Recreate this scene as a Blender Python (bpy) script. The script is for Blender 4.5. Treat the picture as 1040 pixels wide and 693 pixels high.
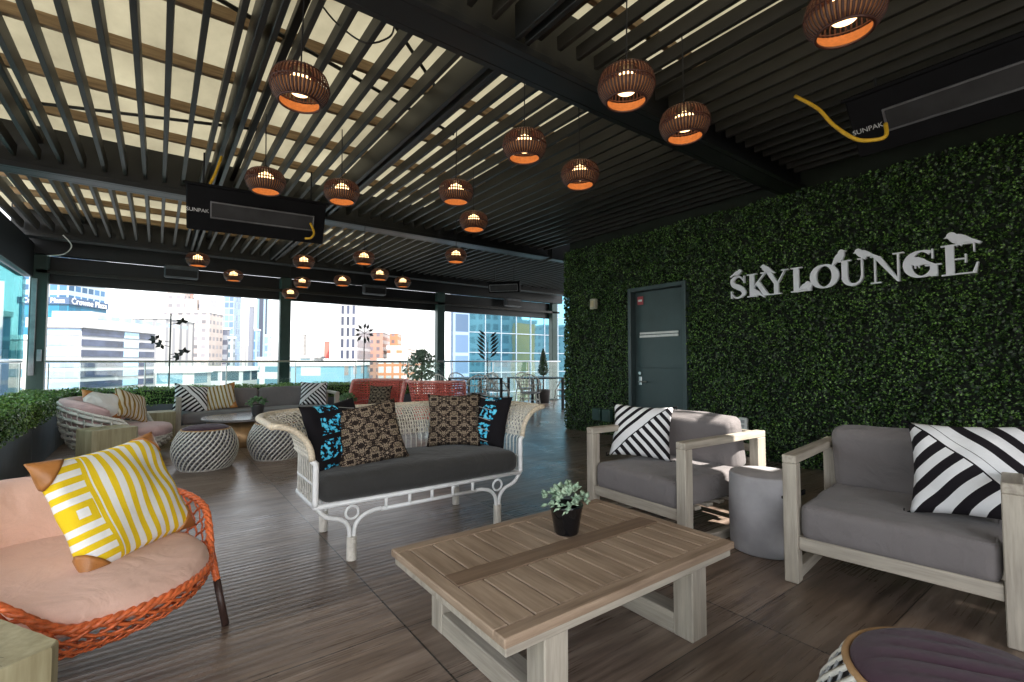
import bpy, math, random
import numpy as np
from mathutils import Vector, Matrix, Euler
R = math.radians
random.seed(7); rng = np.random.default_rng(7)
scene = bpy.context.scene
for o in list(bpy.data.objects): bpy.data.objects.remove(o)
COL = scene.collection

# ---------------------------------------------------------------- camera
EYE = 1.12
cam_d = bpy.data.cameras.new('camera'); cam = bpy.data.objects.new('camera', cam_d); COL.objects.link(cam)
cam.location = (0, 0, EYE)
cam.rotation_euler = (R(90 + 2.42), 0, R(-36.55))
cam_d.sensor_width = 36; cam_d.lens = 36 * 485 / 1040
cam_d.clip_start = 0.05; cam_d.clip_end = 5000
scene.camera = cam

# ---------------------------------------------------------------- world, sun, exposure
SUN_ELEV = 50.0
SUN_AZ = 182.0        # compass bearing the sun stands at, clockwise from +Y
w = bpy.data.worlds.new('World'); scene.world = w; w.use_nodes = True
nt = w.node_tree; bg = nt.nodes['Background']
sky = nt.nodes.new('ShaderNodeTexSky'); sky.sky_type = 'NISHITA'; sky.sun_disc = False
sky.sun_elevation = R(SUN_ELEV); sky.sun_rotation = R(SUN_AZ)
sky.dust_density = 1.2; sky.air_density = 1.0; sky.ozone_density = 1.0
hs = nt.nodes.new('ShaderNodeHueSaturation'); hs.inputs['Saturation'].default_value = 0.2
nt.links.new(sky.outputs[0], hs.inputs['Color']); nt.links.new(hs.outputs[0], bg.inputs[0])
bg.inputs[1].default_value = 0.15
sd = bpy.data.lights.new('sun', 'SUN'); sun = bpy.data.objects.new('sun', sd); COL.objects.link(sun)
sd.energy = 3.5; sd.angle = R(0.6); sd.color = (1.0, 0.95, 0.87)
az = R(SUN_AZ); el = R(SUN_ELEV)
to_sun = Vector((math.sin(az) * math.cos(el), math.cos(az) * math.cos(el), math.sin(el)))
sun.rotation_euler = to_sun.to_track_quat('Z', 'Y').to_euler()
vs = scene.view_settings
vs.view_transform = 'Standard'; vs.look = 'None'; vs.gamma = 1.0; vs.use_curve_mapping = False
vs.exposure = 2.12

# ---------------------------------------------------------------- materials
MATS = {}
def nmat(name):
    m = bpy.data.materials.new(name); m.use_nodes = True
    return m, m.node_tree, m.node_tree.nodes['Principled BSDF']
def mth(t, op, a, b=None, c=None):
    n = t.nodes.new('ShaderNodeMath'); n.operation = op
    for i, v in enumerate((a, b, c)):
        if v is None: continue
        if isinstance(v, (int, float)): n.inputs[i].default_value = v
        else: t.links.new(v, n.inputs[i])
    return n.outputs[0]
def objco(t, scale=(1, 1, 1), rot=(0, 0, 0)):
    tc = t.nodes.new('ShaderNodeTexCoord'); mp = t.nodes.new('ShaderNodeMapping')
    mp.inputs['Scale'].default_value = scale; mp.inputs['Rotation'].default_value = rot
    t.links.new(tc.outputs['Object'], mp.inputs[0]); return mp.outputs[0]
def noise(t, vec, scale, detail=4, rough=0.55):
    n = t.nodes.new('ShaderNodeTexNoise'); n.inputs['Scale'].default_value = scale
    n.inputs['Detail'].default_value = detail; n.inputs['Roughness'].default_value = rough
    t.links.new(vec, n.inputs['Vector']); return n.outputs['Fac']
def ramp(t, fac, stops, interp='LINEAR'):
    r = t.nodes.new('ShaderNodeValToRGB'); r.color_ramp.interpolation = interp
    els = r.color_ramp.elements
    while len(els) < len(stops): els.new(0.5)
    for e, (p, c) in zip(els, stops): e.position = p; e.color = (*c, 1)
    t.links.new(fac, r.inputs[0]); return r.outputs[0]
def mixc(t, fac, a, b, mode='MIX'):
    n = t.nodes.new('ShaderNodeMix'); n.data_type = 'RGBA'; n.blend_type = mode
    if isinstance(fac, (int, float)): n.inputs[0].default_value = fac
    else: t.links.new(fac, n.inputs[0])
    for i, v in ((6, a), (7, b)):
        if isinstance(v, tuple): n.inputs[i].default_value = (*v, 1)
        else: t.links.new(v, n.inputs[i])
    return n.outputs[2]
def bump(t, b, h, strength=0.3, dist=0.01):
    n = t.nodes.new('ShaderNodeBump'); n.inputs['Strength'].default_value = strength
    n.inputs['Distance'].default_value = dist
    t.links.new(h, n.inputs['Height']); t.links.new(n.outputs[0], b.inputs['Normal'])
def sc(c, k): return tuple(min(1, x * k) for x in c)
def M(name, col, rough=0.6, metal=0.0, var=0.25, scale=8.0, stretch=(1, 1, 1), bmp=0.0, bscale=None, spec=0.5):
    """general procedural surface: colour wandering with noise, optional grain and bump"""
    if name in MATS: return MATS[name]
    m, t, b = nmat(name)
    v = objco(t, stretch)
    f = noise(t, v, scale)
    c = ramp(t, f, [(0.3, sc(col, 1 - var)), (0.7, sc(col, 1 + var))])
    t.links.new(c, b.inputs['Base Color'])
    b.inputs['Roughness'].default_value = rough; b.inputs['Metallic'].default_value = metal
    b.inputs['Specular IOR Level'].default_value = spec
    if bmp: bump(t, b, noise(t, v, bscale or scale * 6, 3), bmp)
    MATS[name] = m; return m
def wood(name, dark, light, axis, rough=0.55, scale=3.0):
    if name in MATS: return MATS[name]
    m, t, b = nmat(name)
    st = [14, 14, 14]; st[axis] = 0.9
    v = objco(t, tuple(st))
    f = noise(t, v, scale, 6, 0.65)
    v2 = objco(t, (1, 1, 1)); f2 = noise(t, v2, 3.0, 2)
    ff = mth(t, 'ADD', mth(t, 'MULTIPLY', f, 0.75), mth(t, 'MULTIPLY', f2, 0.25))
    t.links.new(ramp(t, ff, [(0.34, dark), (0.66, light)]), b.inputs['Base Color'])
    b.inputs['Roughness'].default_value = rough
    bump(t, b, f, 0.25, 0.004)
    MATS[name] = m; return m
def fabric(name, col, var=0.08, weave=900):
    if name in MATS: return MATS[name]
    m, t, b = nmat(name)
    v = objco(t)
    f = noise(t, v, 5); fine = noise(t, v, weave, 2)
    c = ramp(t, f, [(0.3, sc(col, 1 - var)), (0.7, sc(col, 1 + var))])
    c2 = mixc(t, 0.35, c, ramp(t, fine, [(0.35, sc(col, 0.72)), (0.65, sc(col, 1.25))]))
    t.links.new(c2, b.inputs['Base Color']); b.inputs['Roughness'].default_value = 0.9
    b.inputs['Specular IOR Level'].default_value = 0.2
    b.inputs['Sheen Weight'].default_value = 0.15
    ds = t.nodes.new('ShaderNodeTexNoise'); ds.inputs['Scale'].default_value = 5; ds.inputs['Detail'].default_value = 3; ds.inputs['Distortion'].default_value = 1.6; t.links.new(v, ds.inputs['Vector'])
    h = mth(t, 'ADD', mth(t, 'MULTIPLY', ds.outputs['Fac'], 1.0), mth(t, 'MULTIPLY', fine, 0.05))
    bump(t, b, h, 0.5, 0.03)
    MATS[name] = m; return m
def emit(name, col, s):
    m, t, b = nmat(name); b.inputs['Base Color'].default_value = (*col, 1)
    b.inputs['Emission Color'].default_value = (*col, 1); b.inputs['Emission Strength'].default_value = s
    MATS[name] = m; return m

dark_metal = M('dark_metal', (0.010, 0.011, 0.012), 0.5, 0.2, 0.3, 3)
louvre_mat = M('louvre_paint', (0.016, 0.0145, 0.012), 0.5, 0.1, 0.45, 5, (1, 0.3, 1))
beam_mat = M('beam_paint', (0.007, 0.008, 0.009), 0.45, 0.1, 0.25, 4)
post_green = M('post_green', (0.025, 0.055, 0.048), 0.45, 0.1, 0.2, 4)
raw_wood = wood('rafter_wood', (0.16, 0.10, 0.05), (0.38, 0.26, 0.14), 0)
white_paint = M('white_paint', (0.75, 0.75, 0.73), 0.35, 0, 0.06, 20)
teak_x = wood('teak_x', (0.20, 0.137, 0.093), (0.41, 0.30, 0.215), 0)
teak_y = wood('teak_y', (0.22, 0.152, 0.103), (0.45, 0.335, 0.243), 1)
greyteak_x = wood('weathered_teak_x', (0.27, 0.235, 0.195), (0.50, 0.45, 0.375), 0)
greyteak_y = wood('weathered_teak_y', (0.27, 0.235, 0.195), (0.50, 0.45, 0.375), 1)
greyteak_z = wood('weathered_teak_z', (0.27, 0.235, 0.195), (0.50, 0.45, 0.375), 2)
log_wood = wood('log_wood', (0.28, 0.235, 0.13), (0.52, 0.47, 0.30), 2, 0.5, 1.6)
grey_fab = fabric('grey_fabric', (0.175, 0.158, 0.158))
char_fab = fabric('charcoal_fabric', (0.042, 0.041, 0.040))
pink_fab = fabric('pink_fabric', (0.80, 0.52, 0.42))
dusty_fab = fabric('dusty_pink_fabric', (0.62, 0.42, 0.41))
purple_fab = fabric('purple_fabric', (0.060, 0.030, 0.046))
white_fab = fabric('white_fabric', (0.75, 0.73, 0.70))
concrete = M('concrete', (0.36, 0.345, 0.36), 0.7, 0, 0.22, 5, (1, 1, 1), 0.15, 40)
planter_mat = M('planter_shell', (0.12, 0.135, 0.155), 0.5, 0, 0.2, 3, (1, 1, 1), 0.08, 30)
bronze = M('bronze', (0.36, 0.22, 0.11), 0.33, 0.85, 0.3, 3, (3, 3, 0.6))
leather = M('tan_leather', (0.42, 0.17, 0.045), 0.42, 0, 0.25, 9, (1, 1, 1), 0.2, 60)
orange_wicker = M('orange_wicker', (0.72, 0.16, 0.05), 0.38, 0, 0.35, 60)
white_wicker = M('white_wicker', (0.66, 0.63, 0.57), 0.55, 0, 0.12, 40)
rattan_nat = M('natural_rattan', (0.56, 0.46, 0.34), 0.55, 0, 0.25, 50)
white_pipe = M('white_enamel_tube', (0.80, 0.80, 0.80), 0.3, 0, 0.05, 20)
red_wicker = M('red_wicker', (0.66, 0.13, 0.10), 0.45, 0, 0.35, 45, (1, 1, 1), 0.5, 120)
black_gloss = M('black_glaze', (0.006, 0.006, 0.007), 0.12, 0, 0.2, 5)
steel = M('brushed_steel', (0.55, 0.56, 0.57), 0.3, 0.9, 0.1, 20)
cable = M('black_cable', (0.01, 0.01, 0.01), 0.6)
yellow_hose = M('yellow_hose', (0.62, 0.36, 0.02), 0.45, 0, 0.15, 20)
black_mat = M('matt_black', (0.004, 0.004, 0.005), 0.8, 0, .25, 8, (1, 1, 1), 0, None, .15)
door_mat = M('door_paint', (0.045, 0.068, 0.07), 0.42, 0, 0.12, 3)
shade_mat = M('pendant_cane', (0.045, 0.012, 0.007), 0.5, 0, 0.3, 60)
shade_in = M('pendant_cane_inside', (0.40, 0.17, 0.06), 0.6, 0, 0.2, 60)
bulb_mat = emit('bulb_glow', (1.0, 0.60, 0.27), 1.5)
bronze_sculpt = M('sculpture_metal', (0.03, 0.035, 0.035), 0.4, 0.6)

def leaf_mat(name, stops, rough=0.45, scale=55, trans=0.15):
    m, t, b = nmat(name)
    v = objco(t)
    big = ramp(t, noise(t, v, 2.2, 3, .6), [(0.35, (0.62, 0.66, 0.55)), (0.65, (1.25, 1.18, 1.0))])
    t.links.new(mixc(t, 1.0, ramp(t, noise(t, v, scale, 1), stops), big, 'MULTIPLY'), b.inputs['Base Color'])
    b.inputs['Roughness'].default_value = rough
    MATS[name] = m; return m
ivy = leaf_mat('green_wall_leaf', [(0.38, (0.003, 0.010, 0.002)), (0.54, (0.020, 0.066, 0.012)), (0.67, (0.20, 0.38, 0.085))])
box_leaf = leaf_mat('box_hedge_leaf', [(0.33, (0.05, 0.14, 0.025)), (0.52, (0.14, 0.30, 0.07)), (0.7, (0.36, 0.52, 0.18))])
succ = leaf_mat('succulent_leaf', [(0.3, (0.22, 0.36, 0.29)), (0.7, (0.5, 0.64, 0.55))], 0.5, 30)
plant_leaf = leaf_mat('potted_leaf', [(0.3, (0.06, 0.15, 0.06)), (0.7, (0.18, 0.32, 0.16))], 0.45, 20)
cyp_leaf = leaf_mat('cypress_leaf', [(0.3, (0.015, 0.04, 0.015)), (0.7, (0.04, 0.09, 0.035))])
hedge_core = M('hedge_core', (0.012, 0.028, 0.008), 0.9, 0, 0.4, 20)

# translucent roof sheet
def mk_trans():
    m, t, b = nmat('translucent_roof')
    out = t.nodes['Material Output']
    v = objco(t, (1.4, 0.7, 1)); f = noise(t, v, 1.6, 6, .65)
    c = ramp(t, f, [(0.3, (0.40, 0.378, 0.31)), (0.7, (0.54, 0.517, 0.43))])
    tr = t.nodes.new('ShaderNodeBsdfTranslucent'); t.links.new(c, tr.inputs[0])
    t.links.new(c, b.inputs['Base Color']); b.inputs['Roughness'].default_value = 0.6
    mx = t.nodes.new('ShaderNodeMixShader'); mx.inputs[0].default_value = 0.62
    t.links.new(b.outputs[0], mx.inputs[1]); t.links.new(tr.outputs[0], mx.inputs[2])
    t.links.new(mx.outputs[0], out.inputs[0]); return m
trans_roof = mk_trans()

def mk_glass(name, tint, refl=0.12):
    m, t, b = nmat(name); out = t.nodes['Material Output']
    tr = t.nodes.new('ShaderNodeBsdfTransparent'); tr.inputs[0].default_value = (*tint, 1)
    gl = t.nodes.new('ShaderNodeBsdfGlossy'); gl.inputs['Roughness'].default_value = 0.02
    fr = t.nodes.new('ShaderNodeLayerWeight'); fr.inputs[0].default_value = 0.25
    fac = mth(t, 'ADD', mth(t, 'MULTIPLY', fr.outputs['Fresnel'], 0.6), refl * 0.5)
    mx = t.nodes.new('ShaderNodeMixShader'); t.links.new(fac, mx.inputs[0])
    t.links.new(tr.outputs[0], mx.inputs[1]); t.links.new(gl.outputs[0], mx.inputs[2])
    t.links.new(mx.outputs[0], out.inputs[0]); return m
rail_glass = mk_glass('rail_glass', (0.88, 0.95, 0.94))
teal_glass = mk_glass('teal_glass', (0.45, 0.78, 0.80))

def mk_floor():
    m, t, b = nmat('wood_look_tile')
    tc = t.nodes.new('ShaderNodeTexCoord'); sp = t.nodes.new('ShaderNodeSeparateXYZ')
    t.links.new(tc.outputs['Object'], sp.inputs[0]); X, Y = sp.outputs[0], sp.outputs[1]
    tx = mth(t, 'DIVIDE', mth(t, 'SUBTRACT', X, 0.87), 1.22)
    ty = mth(t, 'DIVIDE', mth(t, 'SUBTRACT', Y, 1.11), 0.405)
    fx = mth(t, 'ABSOLUTE', mth(t, 'SUBTRACT', mth(t, 'FRACT', tx), 0.5))
    fy = mth(t, 'ABSOLUTE', mth(t, 'SUBTRACT', mth(t, 'FRACT', ty), 0.5))
    jx = mth(t, 'GREATER_THAN', fx, 0.5 - 0.0035 / 1.22)
    jy = mth(t, 'GREATER_THAN', fy, 0.5 - 0.0020 / 0.405)
    joint = mth(t, 'MAXIMUM', jx, jy)
    # random offset of the grain per tile
    cid = t.nodes.new('ShaderNodeCombineXYZ')
    t.links.new(mth(t, 'FLOOR', tx), cid.inputs[0]); t.links.new(mth(t, 'FLOOR', ty), cid.inputs[1])
    wn = t.nodes.new('ShaderNodeTexWhiteNoise'); t.links.new(cid.outputs[0], wn.inputs[0])
    gv = t.nodes.new('ShaderNodeCombineXYZ')
    t.links.new(mth(t, 'ADD', mth(t, 'MULTIPLY', X, 0.9), mth(t, 'MULTIPLY', wn.outputs[0], 40)), gv.inputs[0])
    t.links.new(mth(t, 'MULTIPLY', Y, 9.0), gv.inputs[1])
    g = noise(t, gv.outputs[0], 1.6, 6, 0.62)
    gv2 = t.nodes.new('ShaderNodeCombineXYZ')
    t.links.new(mth(t, 'ADD', mth(t, 'MULTIPLY', X, 1.2), mth(t, 'MULTIPLY', wn.outputs[0], 17)), gv2.inputs[0])
    t.links.new(mth(t, 'MULTIPLY', Y, 60.0), gv2.inputs[1])
    g2 = noise(t, gv2.outputs[0], 1.5, 3, 0.6)
    c = ramp(t, g, [(0.30, (0.08, 0.056, 0.044)), (0.5, (0.24, 0.178, 0.14)), (0.68, (0.40, 0.31, 0.25))])
    c = mixc(t, 0.35, c, ramp(t, g2, [(0.35, (0.06, 0.042, 0.032)), (0.65, (0.16, 0.115, 0.088))]))
    tone = ramp(t, wn.outputs[0], [(0.0, (0.70, 0.69, 0.68)), (1.0, (1.18, 1.18, 1.18))])
    c = mixc(t, 1.0, c, tone, 'MULTIPLY')
    c = mixc(t, joint, c, (0.022, 0.019, 0.017))
    t.links.new(c, b.inputs['Base Color'])
    rr = ramp(t, mth(t, 'ADD', mth(t, 'MULTIPLY', g2, .5), mth(t, 'MULTIPLY', noise(t, tc.outputs['Object'], 1.3, 5, .7), .5)), [(0.35, (0.20,) * 3), (0.65, (0.44,) * 3)])
    t.links.new(rr, b.inputs['Roughness'])
    # shallow grooves along the boards
    gr = mth(t, 'SINE', mth(t, 'MULTIPLY', Y, 2 * math.pi / 0.045))
    h = mth(t, 'ADD', mth(t, 'MULTIPLY', gr, 0.25), mth(t, 'MULTIPLY', g2, 0.5))
    h = mth(t, 'SUBTRACT', h, mth(t, 'MULTIPLY', joint, 1.5))
    bump(t, b, h, 0.35, 0.003)
    return m
floor_mat = mk_floor()

def facade(name, wall, glass, sx, sz, fx, fz, rough_g=0.15, metal=0.0, off=0.0):
    wall, glass = sc(wall, .74), sc(glass, .68)
    m, t, b = nmat(name)
    tc = t.nodes.new('ShaderNodeTexCoord'); sp = t.nodes.new('ShaderNodeSeparateXYZ')
    t.links.new(tc.outputs['Object'], sp.inputs[0])
    h = mth(t, 'ADD', mth(t, 'ADD', sp.outputs[0], sp.outputs[1]), off)
    a = mth(t, 'LESS_THAN', mth(t, 'FRACT', mth(t, 'DIVIDE', h, sx)), fx)
    c = mth(t, 'LESS_THAN', mth(t, 'FRACT', mth(t, 'DIVIDE', sp.outputs[2], sz)), fz)
    mask = mth(t, 'MULTIPLY', a, c)
    cid = t.nodes.new('ShaderNodeCombineXYZ')
    t.links.new(mth(t, 'FLOOR', mth(t, 'DIVIDE', h, sx)), cid.inputs[0])
    t.links.new(mth(t, 'FLOOR', mth(t, 'DIVIDE', sp.outputs[2], sz)), cid.inputs[1])
    wn = t.nodes.new('ShaderNodeTexWhiteNoise'); t.links.new(cid.outputs[0], wn.inputs[0])
    gcol = ramp(t, wn.outputs[0], [(0, sc(glass, 0.6)), (1, sc(glass, 1.35))])
    wc = ramp(t, noise(t, tc.outputs['Object'], 0.2), [(0.3, sc(wall, 0.92)), (0.7, sc(wall, 1.06))])
    t.links.new(mixc(t, mask, wc, gcol), b.inputs['Base Color'])
    t.links.new(mth(t, 'SUBTRACT', 0.8, mth(t, 'MULTIPLY', mask, 0.8 - rough_g)), b.inputs['Roughness'])
    if metal: t.links.new(mth(t, 'MULTIPLY', mask, metal), b.inputs['Metallic'])
    MATS[name] = m; return m

# pillow patterns, laid out in the pillow's own x / z coordinates
def pil_co(t):
    tc = t.nodes.new('ShaderNodeTexCoord'); sp = t.nodes.new('ShaderNodeSeparateXYZ')
    t.links.new(tc.outputs['Object'], sp.inputs[0]); return sp.outputs[0], sp.outputs[2], tc.outputs['Object']
def fab_finish(t, b, c, vec):
    fine = noise(t, vec, 700, 2)
    t.links.new(mixc(t, 0.18, c, ramp(t, fine, [(0.3, (0, 0, 0)), (0.7, (1, 1, 1))]), 'SOFT_LIGHT'), b.inputs['Base Color'])
    b.inputs['Roughness'].default_value = 0.88; b.inputs['Specular IOR Level'].default_value = 0.2
    bump(t, b, mth(t, 'ADD', noise(t, vec, 10, 3), mth(t, 'MULTIPLY', fine, 0.04)), 0.4, 0.02)
def stripes_mat(name, sgn=1, p=0.075):
    m, t, b = nmat(name); x, z, vec = pil_co(t)
    x = mth(t, 'MULTIPLY', x, sgn)
    wob = mth(t, 'MULTIPLY', noise(t, vec, 4, 1), 0.02)
    u = mth(t, 'ADD', mth(t, 'SUBTRACT', x, z), wob); v = mth(t, 'ADD', mth(t, 'ADD', x, z), wob)
    s1 = mth(t, 'GREATER_THAN', mth(t, 'FRACT', mth(t, 'DIVIDE', mth(t, 'SUBTRACT', u, 0.0), p)), 0.55)
    s2 = mth(t, 'GREATER_THAN', mth(t, 'FRACT', mth(t, 'DIVIDE', v, p)), 0.5)
    low = mth(t, 'GREATER_THAN', u, 0.0)
    f = mth(t, 'ADD', mth(t, 'MULTIPLY', low, s2), mth(t, 'MULTIPLY', mth(t, 'SUBTRACT', 1.0, low), s1))
    # white band with black piping along the seam
    band = mth(t, 'LESS_THAN', mth(t, 'ABSOLUTE', mth(t, 'ADD', u, 0.022)), 0.026)
    f = mth(t, 'MULTIPLY', f, mth(t, 'SUBTRACT', 1.0, band))
    pipe = mth(t, 'LESS_THAN', mth(t, 'ABSOLUTE', mth(t, 'SUBTRACT', u, 0.006)), 0.005)
    f = mth(t, 'MAXIMUM', f, pipe)
    fab_finish(t, b, mixc(t, f, (0.74, 0.74, 0.76), (0.012, 0.010, 0.013)), vec)
    MATS[name] = m; return m
def yellow_mat():
    m, t, b = nmat('yellow_maze_fabric'); x, z, vec = pil_co(t)
    wob = mth(t, 'MULTIPLY', noise(t, vec, 5, 1), 0.016)
    bend = mth(t, 'MULTIPLY', mth(t, 'MULTIPLY', z, z), 0.6)
    dx = mth(t, 'ADD', mth(t, 'ADD', x, 0.19), mth(t, 'SUBTRACT', wob, bend))
    dz = mth(t, 'ABSOLUTE', z)
    adx = mth(t, 'ABSOLUTE', dx)
    right = mth(t, 'GREATER_THAN', dx, 0.055)
    dbox = mth(t, 'MAXIMUM', adx, dz)
    d = mth(t, 'ADD', mth(t, 'MULTIPLY', right, dx), mth(t, 'MULTIPLY', mth(t, 'SUBTRACT', 1.0, right), dbox))
    s = mth(t, 'LESS_THAN', mth(t, 'FRACT', mth(t, 'DIVIDE', mth(t, 'ADD', d, 0.008), 0.0475)), 0.52)
    gap = mth(t, 'LESS_THAN', mth(t, 'ABSOLUTE', mth(t, 'SUBTRACT', dx, 0.05)), 0.008)
    s = mth(t, 'MULTIPLY', s, mth(t, 'SUBTRACT', 1.0, gap))
    side = mth(t, 'GREATER_THAN', mth(t, 'ABSOLUTE', x), 0.252)
    s = mth(t, 'MAXIMUM', s, side)
    fab_finish(t, b, mixc(t, s, (0.88, 0.62, 0.02), (0.88, 0.88, 0.86)), vec)
    return m
def gold_mat():
    m, t, b = nmat('gold_stripe_fabric'); x, z, vec = pil_co(t)
    s = mth(t, 'LESS_THAN', mth(t, 'FRACT', mth(t, 'DIVIDE', mth(t, 'ADD', x, mth(t, 'MULTIPLY', z, 0.12)), 0.05)), 0.42)
    s2 = mth(t, 'LESS_THAN', mth(t, 'FRACT', mth(t, 'DIVIDE', x, 0.05)), 0.06)
    c = mixc(t, s, (0.62, 0.55, 0.43), (0.30, 0.17, 0.03)); c = mixc(t, s2, c, (0.05, 0.035, 0.02))
    fab_finish(t, b, c, vec); return m
def brocade_mat(name, sx=0.075):
    m, t, b = nmat(name); x, z, vec = pil_co(t)
    px = mth(t, 'PINGPONG', mth(t, 'ADD', x, 5 * sx), sx); pz = mth(t, 'PINGPONG', mth(t, 'ADD', z, 5 * sx), sx)
    cb = t.nodes.new('ShaderNodeCombineXYZ'); t.links.new(px, cb.inputs[0]); t.links.new(pz, cb.inputs[1])
    n1 = noise(t, cb.outputs[0], 34, 3, 0.7)
    c = ramp(t, n1, [(0.0, (0.018, 0.012, 0.010)), (0.47, (0.03, 0.02, 0.016)), (0.50, (0.36, 0.28, 0.20)), (0.54, (0.045, 0.03, 0.025)),
                     (0.60, (0.04, 0.028, 0.022)), (0.63, (0.34, 0.27, 0.17)), (0.68, (0.22, 0.23, 0.07)), (0.8, (0.40, 0.44, 0.16))], 'CONSTANT')
    vo = t.nodes.new('ShaderNodeTexVoronoi'); vo.inputs['Scale'].default_value = 17; t.links.new(cb.outputs[0], vo.inputs['Vector'])
    spot = mth(t, 'LESS_THAN', vo.outputs['Distance'], 0.17)
    c = mixc(t, spot, c, ramp(t, noise(t, cb.outputs[0], 14, 0), [(0.0, (0.38, 0.40, 0.14)), (0.5, (0.42, 0.26, 0.26)), (0.56, (0.34, 0.36, 0.10))], 'CONSTANT'))
    fab_finish(t, b, c, vec); MATS[name] = m; return m
def bloom_mat(side):
    m, t, b = nmat('black_blue_bloom_fabric'); x, z, vec = pil_co(t)
    n = noise(t, vec, 42, 2, 0.55)
    cx = mth(t, 'ADD', mth(t, 'MULTIPLY', mth(t, 'SINE', mth(t, 'MULTIPLY', z, 13)), 0.03), 0.05 * side)
    band = mth(t, 'LESS_THAN', mth(t, 'ABSOLUTE', mth(t, 'SUBTRACT', x, cx)), 0.065)
    zb = mth(t, 'GREATER_THAN', mth(t, 'FRACT', mth(t, 'MULTIPLY', mth(t, 'ADD', z, 1.0), 7.2)), 0.22)
    f = mth(t, 'MULTIPLY', mth(t, 'MULTIPLY', band, zb), mth(t, 'GREATER_THAN', n, 0.5))
    c = mixc(t, f, (0.008, 0.007, 0.009), ramp(t, n, [(0.49, (0.01, 0.09, 0.22)), (0.53, (0.03, 0.42, 0.70)), (0.62, (0.15, 0.65, 0.85))]))
    ln = mth(t, 'LESS_THAN', mth(t, 'FRACT', mth(t, 'MULTIPLY', mth(t, 'ADD', z, mth(t, 'MULTIPLY', x, 0.15)), 13)), 0.07)
    ls = mth(t, 'MULTIPLY', ln, mth(t, 'LESS_THAN', mth(t, 'ABSOLUTE', mth(t, 'ADD', x, 0.06 * side)), 0.07))
    c = mixc(t, ls, c, (0.35, 0.34, 0.33))
    fab_finish(t, b, c, vec); return m
STR_A = stripes_mat('stripe_fabric'); STR_B = stripes_mat('stripe_fabric_mirrored', -1)
STR_W = stripes_mat('wide_stripe_fabric', -1, 0.115)
YEL = yellow_mat(); GOLD = gold_mat(); BROC = brocade_mat('brocade_fabric'); BLOOM = bloom_mat(-1.6); BLOOM2 = bloom_mat(.2)

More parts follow.
